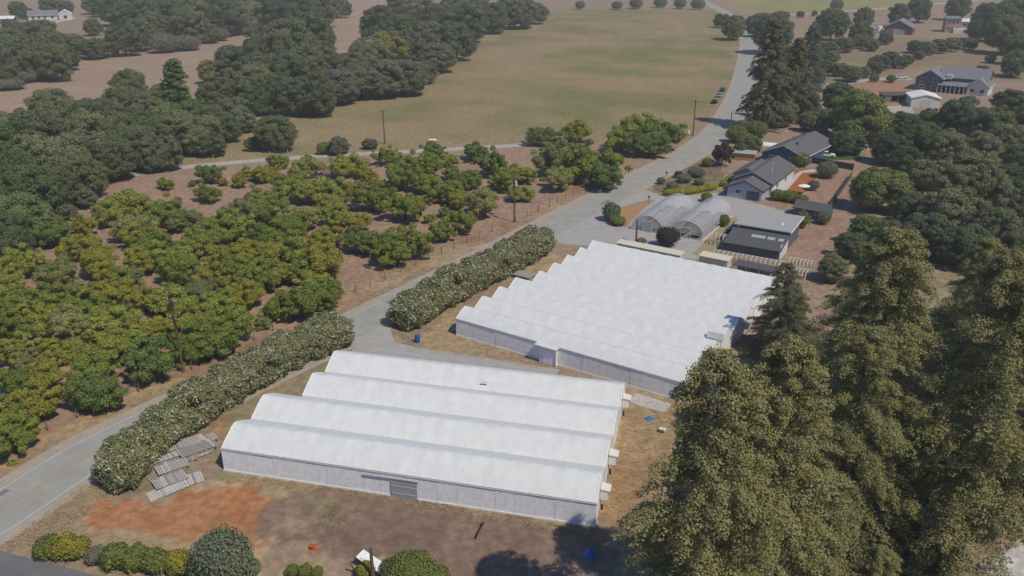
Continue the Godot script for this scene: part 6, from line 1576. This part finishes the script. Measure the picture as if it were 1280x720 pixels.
func make_grass() -> void:
	var s := Shape.new()
	rng.seed = 71
	for i in 7:
		var a := rng.randf() * TAU
		var d := Vector3(cos(a), 0, sin(a))
		var w := Vector3(-sin(a), 0, cos(a)) * 0.03
		s.tri(d * 0.05 - w, d * 0.05 + w, d * rng.randf_range(0.12, 0.3) + Vector3.UP * rng.randf_range(0.12, 0.32))
	var mesh := s.mesh()
	var areas := [
		[[Vector2(-46.84, -65.00), Vector2(-44.38, -71.14), Vector2(-42.37, -68.58), Vector2(-31.90, -66.16), Vector2(-23.74, -64.77), Vector2(-25.27, -62.23), Vector2(-40.40, -62.77)], 900, Color(0.34, 0.26, 0.16)],
		[[Vector2(-16.50, -111.64), Vector2(-8.39, -124.37), Vector2(7.44, -146.79), Vector2(-7.74, -113.01), Vector2(6.63, -103.28), Vector2(4.39, -102.34), Vector2(-13.84, -108.73)], 1500, Color(0.36, 0.27, 0.14)],
		[[Vector2(-56.58, -78.20), Vector2(-36.98, -108.99), Vector2(-21.87, -132.94), Vector2(0.00, -162.83), Vector2(25.98, -204.63), Vector2(26.90, -212.67), Vector2(0.00, -172.62), Vector2(-23.05, -141.37), Vector2(-39.31, -117.27), Vector2(-59.75, -83.82)], 2500, Color(0.32, 0.23, 0.14)],
		[[Vector2(9.32, -69.84), Vector2(14.84, -94.04), Vector2(22.33, -93.03), Vector2(12.79, -68.58)], 1500, Color(0.37, 0.27, 0.13)],
		[[Vector2(-49.53, -65.70), Vector2(-45.99, -76.71), Vector2(-40.73, -72.20), Vector2(-43.76, -69.84), Vector2(-46.07, -65.00)], 700, Color(0.33, 0.25, 0.15)],
		[[Vector2(-20.12, -72.20), Vector2(-18.22, -72.74), Vector2(-17.02, -69.84), Vector2(-17.66, -67.36), Vector2(-19.56, -69.59)], 90, Color(0.20, 0.20, 0.08)],
		[[Vector2(-31.73, -77.90), Vector2(-18.93, -75.54), Vector2(-6.67, -72.47), Vector2(7.97, -68.34), Vector2(7.86, -67.12), Vector2(-6.57, -71.14), Vector2(-18.69, -74.26), Vector2(-31.17, -76.12)], 900, Color(0.33, 0.26, 0.14)],
	]
	var places := []
	for q in areas:
		var pv := PackedVector2Array(q[0])
		var b := Rect2(pv[0], Vector2.ZERO)
		for p in pv: b = b.expand(p)
		var k := 0
		var tries := 0
		while k < q[1] and tries < q[1] * 12:
			tries += 1
			var p := b.position + Vector2(rng.randf() * b.size.x, rng.randf() * b.size.y)
			if not Geometry2D.is_point_in_polygon(p, pv): continue
			k += 1
			var sc := rng.randf_range(0.35, 1.0)
			places.append([Transform3D(Basis(Vector3.UP, rng.randf() * TAU).scaled(Vector3(sc, sc, sc)), g3(p)), q[2] * rng.randf_range(0.95, 1.25)])
	var mm := MultiMesh.new()
	mm.transform_format = MultiMesh.TRANSFORM_3D
	mm.use_colors = true
	mm.mesh = mesh
	mm.instance_count = places.size()
	for i in places.size():
		mm.set_instance_transform(i, places[i][0])
		mm.set_instance_color(i, places[i][1])
	var o := MultiMeshInstance3D.new()
	o.name = "dry_grass"
	o.multimesh = mm
	o.material_override = M.dry_straw
	o.set_meta("kind", "stuff")
	o.set_meta("label", "dry straw-coloured grass tufts on verges and field")
	o.set_meta("category", "grass")
	add_child(o)

func _ready() -> void:
	var cam := Camera3D.new()
	cam.name = "camera"
	cam.position = Vector3(0, 54, 0)
	cam.rotation_degrees = Vector3(-22.27, 0, 0)
	cam.fov = 37.85
	cam.near = 1.0
	cam.far = 4000.0
	add_child(cam)
	cam.current = true
	var env := Environment.new()
	var sky := Sky.new()
	var sm := ProceduralSkyMaterial.new()
	sm.sky_top_color = Color(0.32, 0.47, 0.70)
	sm.sky_horizon_color = Color(0.66, 0.75, 0.84)
	sm.ground_horizon_color = Color(0.50, 0.47, 0.42)
	sm.ground_bottom_color = Color(0.30, 0.26, 0.22)
	sm.sky_curve = 0.12
	sky.sky_material = sm
	env.background_mode = Environment.BG_SKY
	env.sky = sky
	env.background_energy_multiplier = 0.9
	env.tonemap_mode = Environment.TONE_MAPPER_LINEAR
	env.tonemap_exposure = 0.95
	env.sdfgi_enabled = true
	env.ssao_enabled = true
	env.ssil_enabled = true
	env.fog_enabled = true
	env.fog_density = 0.00028
	env.fog_light_color = Color(0.90, 0.90, 0.88)
	var we := WorldEnvironment.new()
	we.name = "environment"
	we.environment = env
	add_child(we)
	var sun := DirectionalLight3D.new()
	sun.name = "sun"
	sun.light_energy = 1.15
	sun.light_color = Color(1.0, 0.96, 0.89)
	sun.light_angular_distance = 0.5
	sun.shadow_enabled = true
	sun.directional_shadow_max_distance = 900.0
	add_child(sun)
	sun.look_at_from_position(Vector3(0.414, 0.806, 0.422) * 100, Vector3.ZERO, Vector3.UP)
	make_materials()
	make_ground()
	make_roads()
	make_greenhouses()
	tunnel("left plastic hoop house with closed end on the gravel yard", Vector2(24.4, -163.7), Vector2(0.86, 0.51), 6.9, 18.6, 3.5, false)
	tunnel("right plastic hoop house with open dark sides beside the barn", Vector2(31.4, -159.6), Vector2(0.86, 0.51), 7.0, 18.6, 3.7, true)
	make_buildings()
	make_small_things()
	make_plants()
	make_grass()
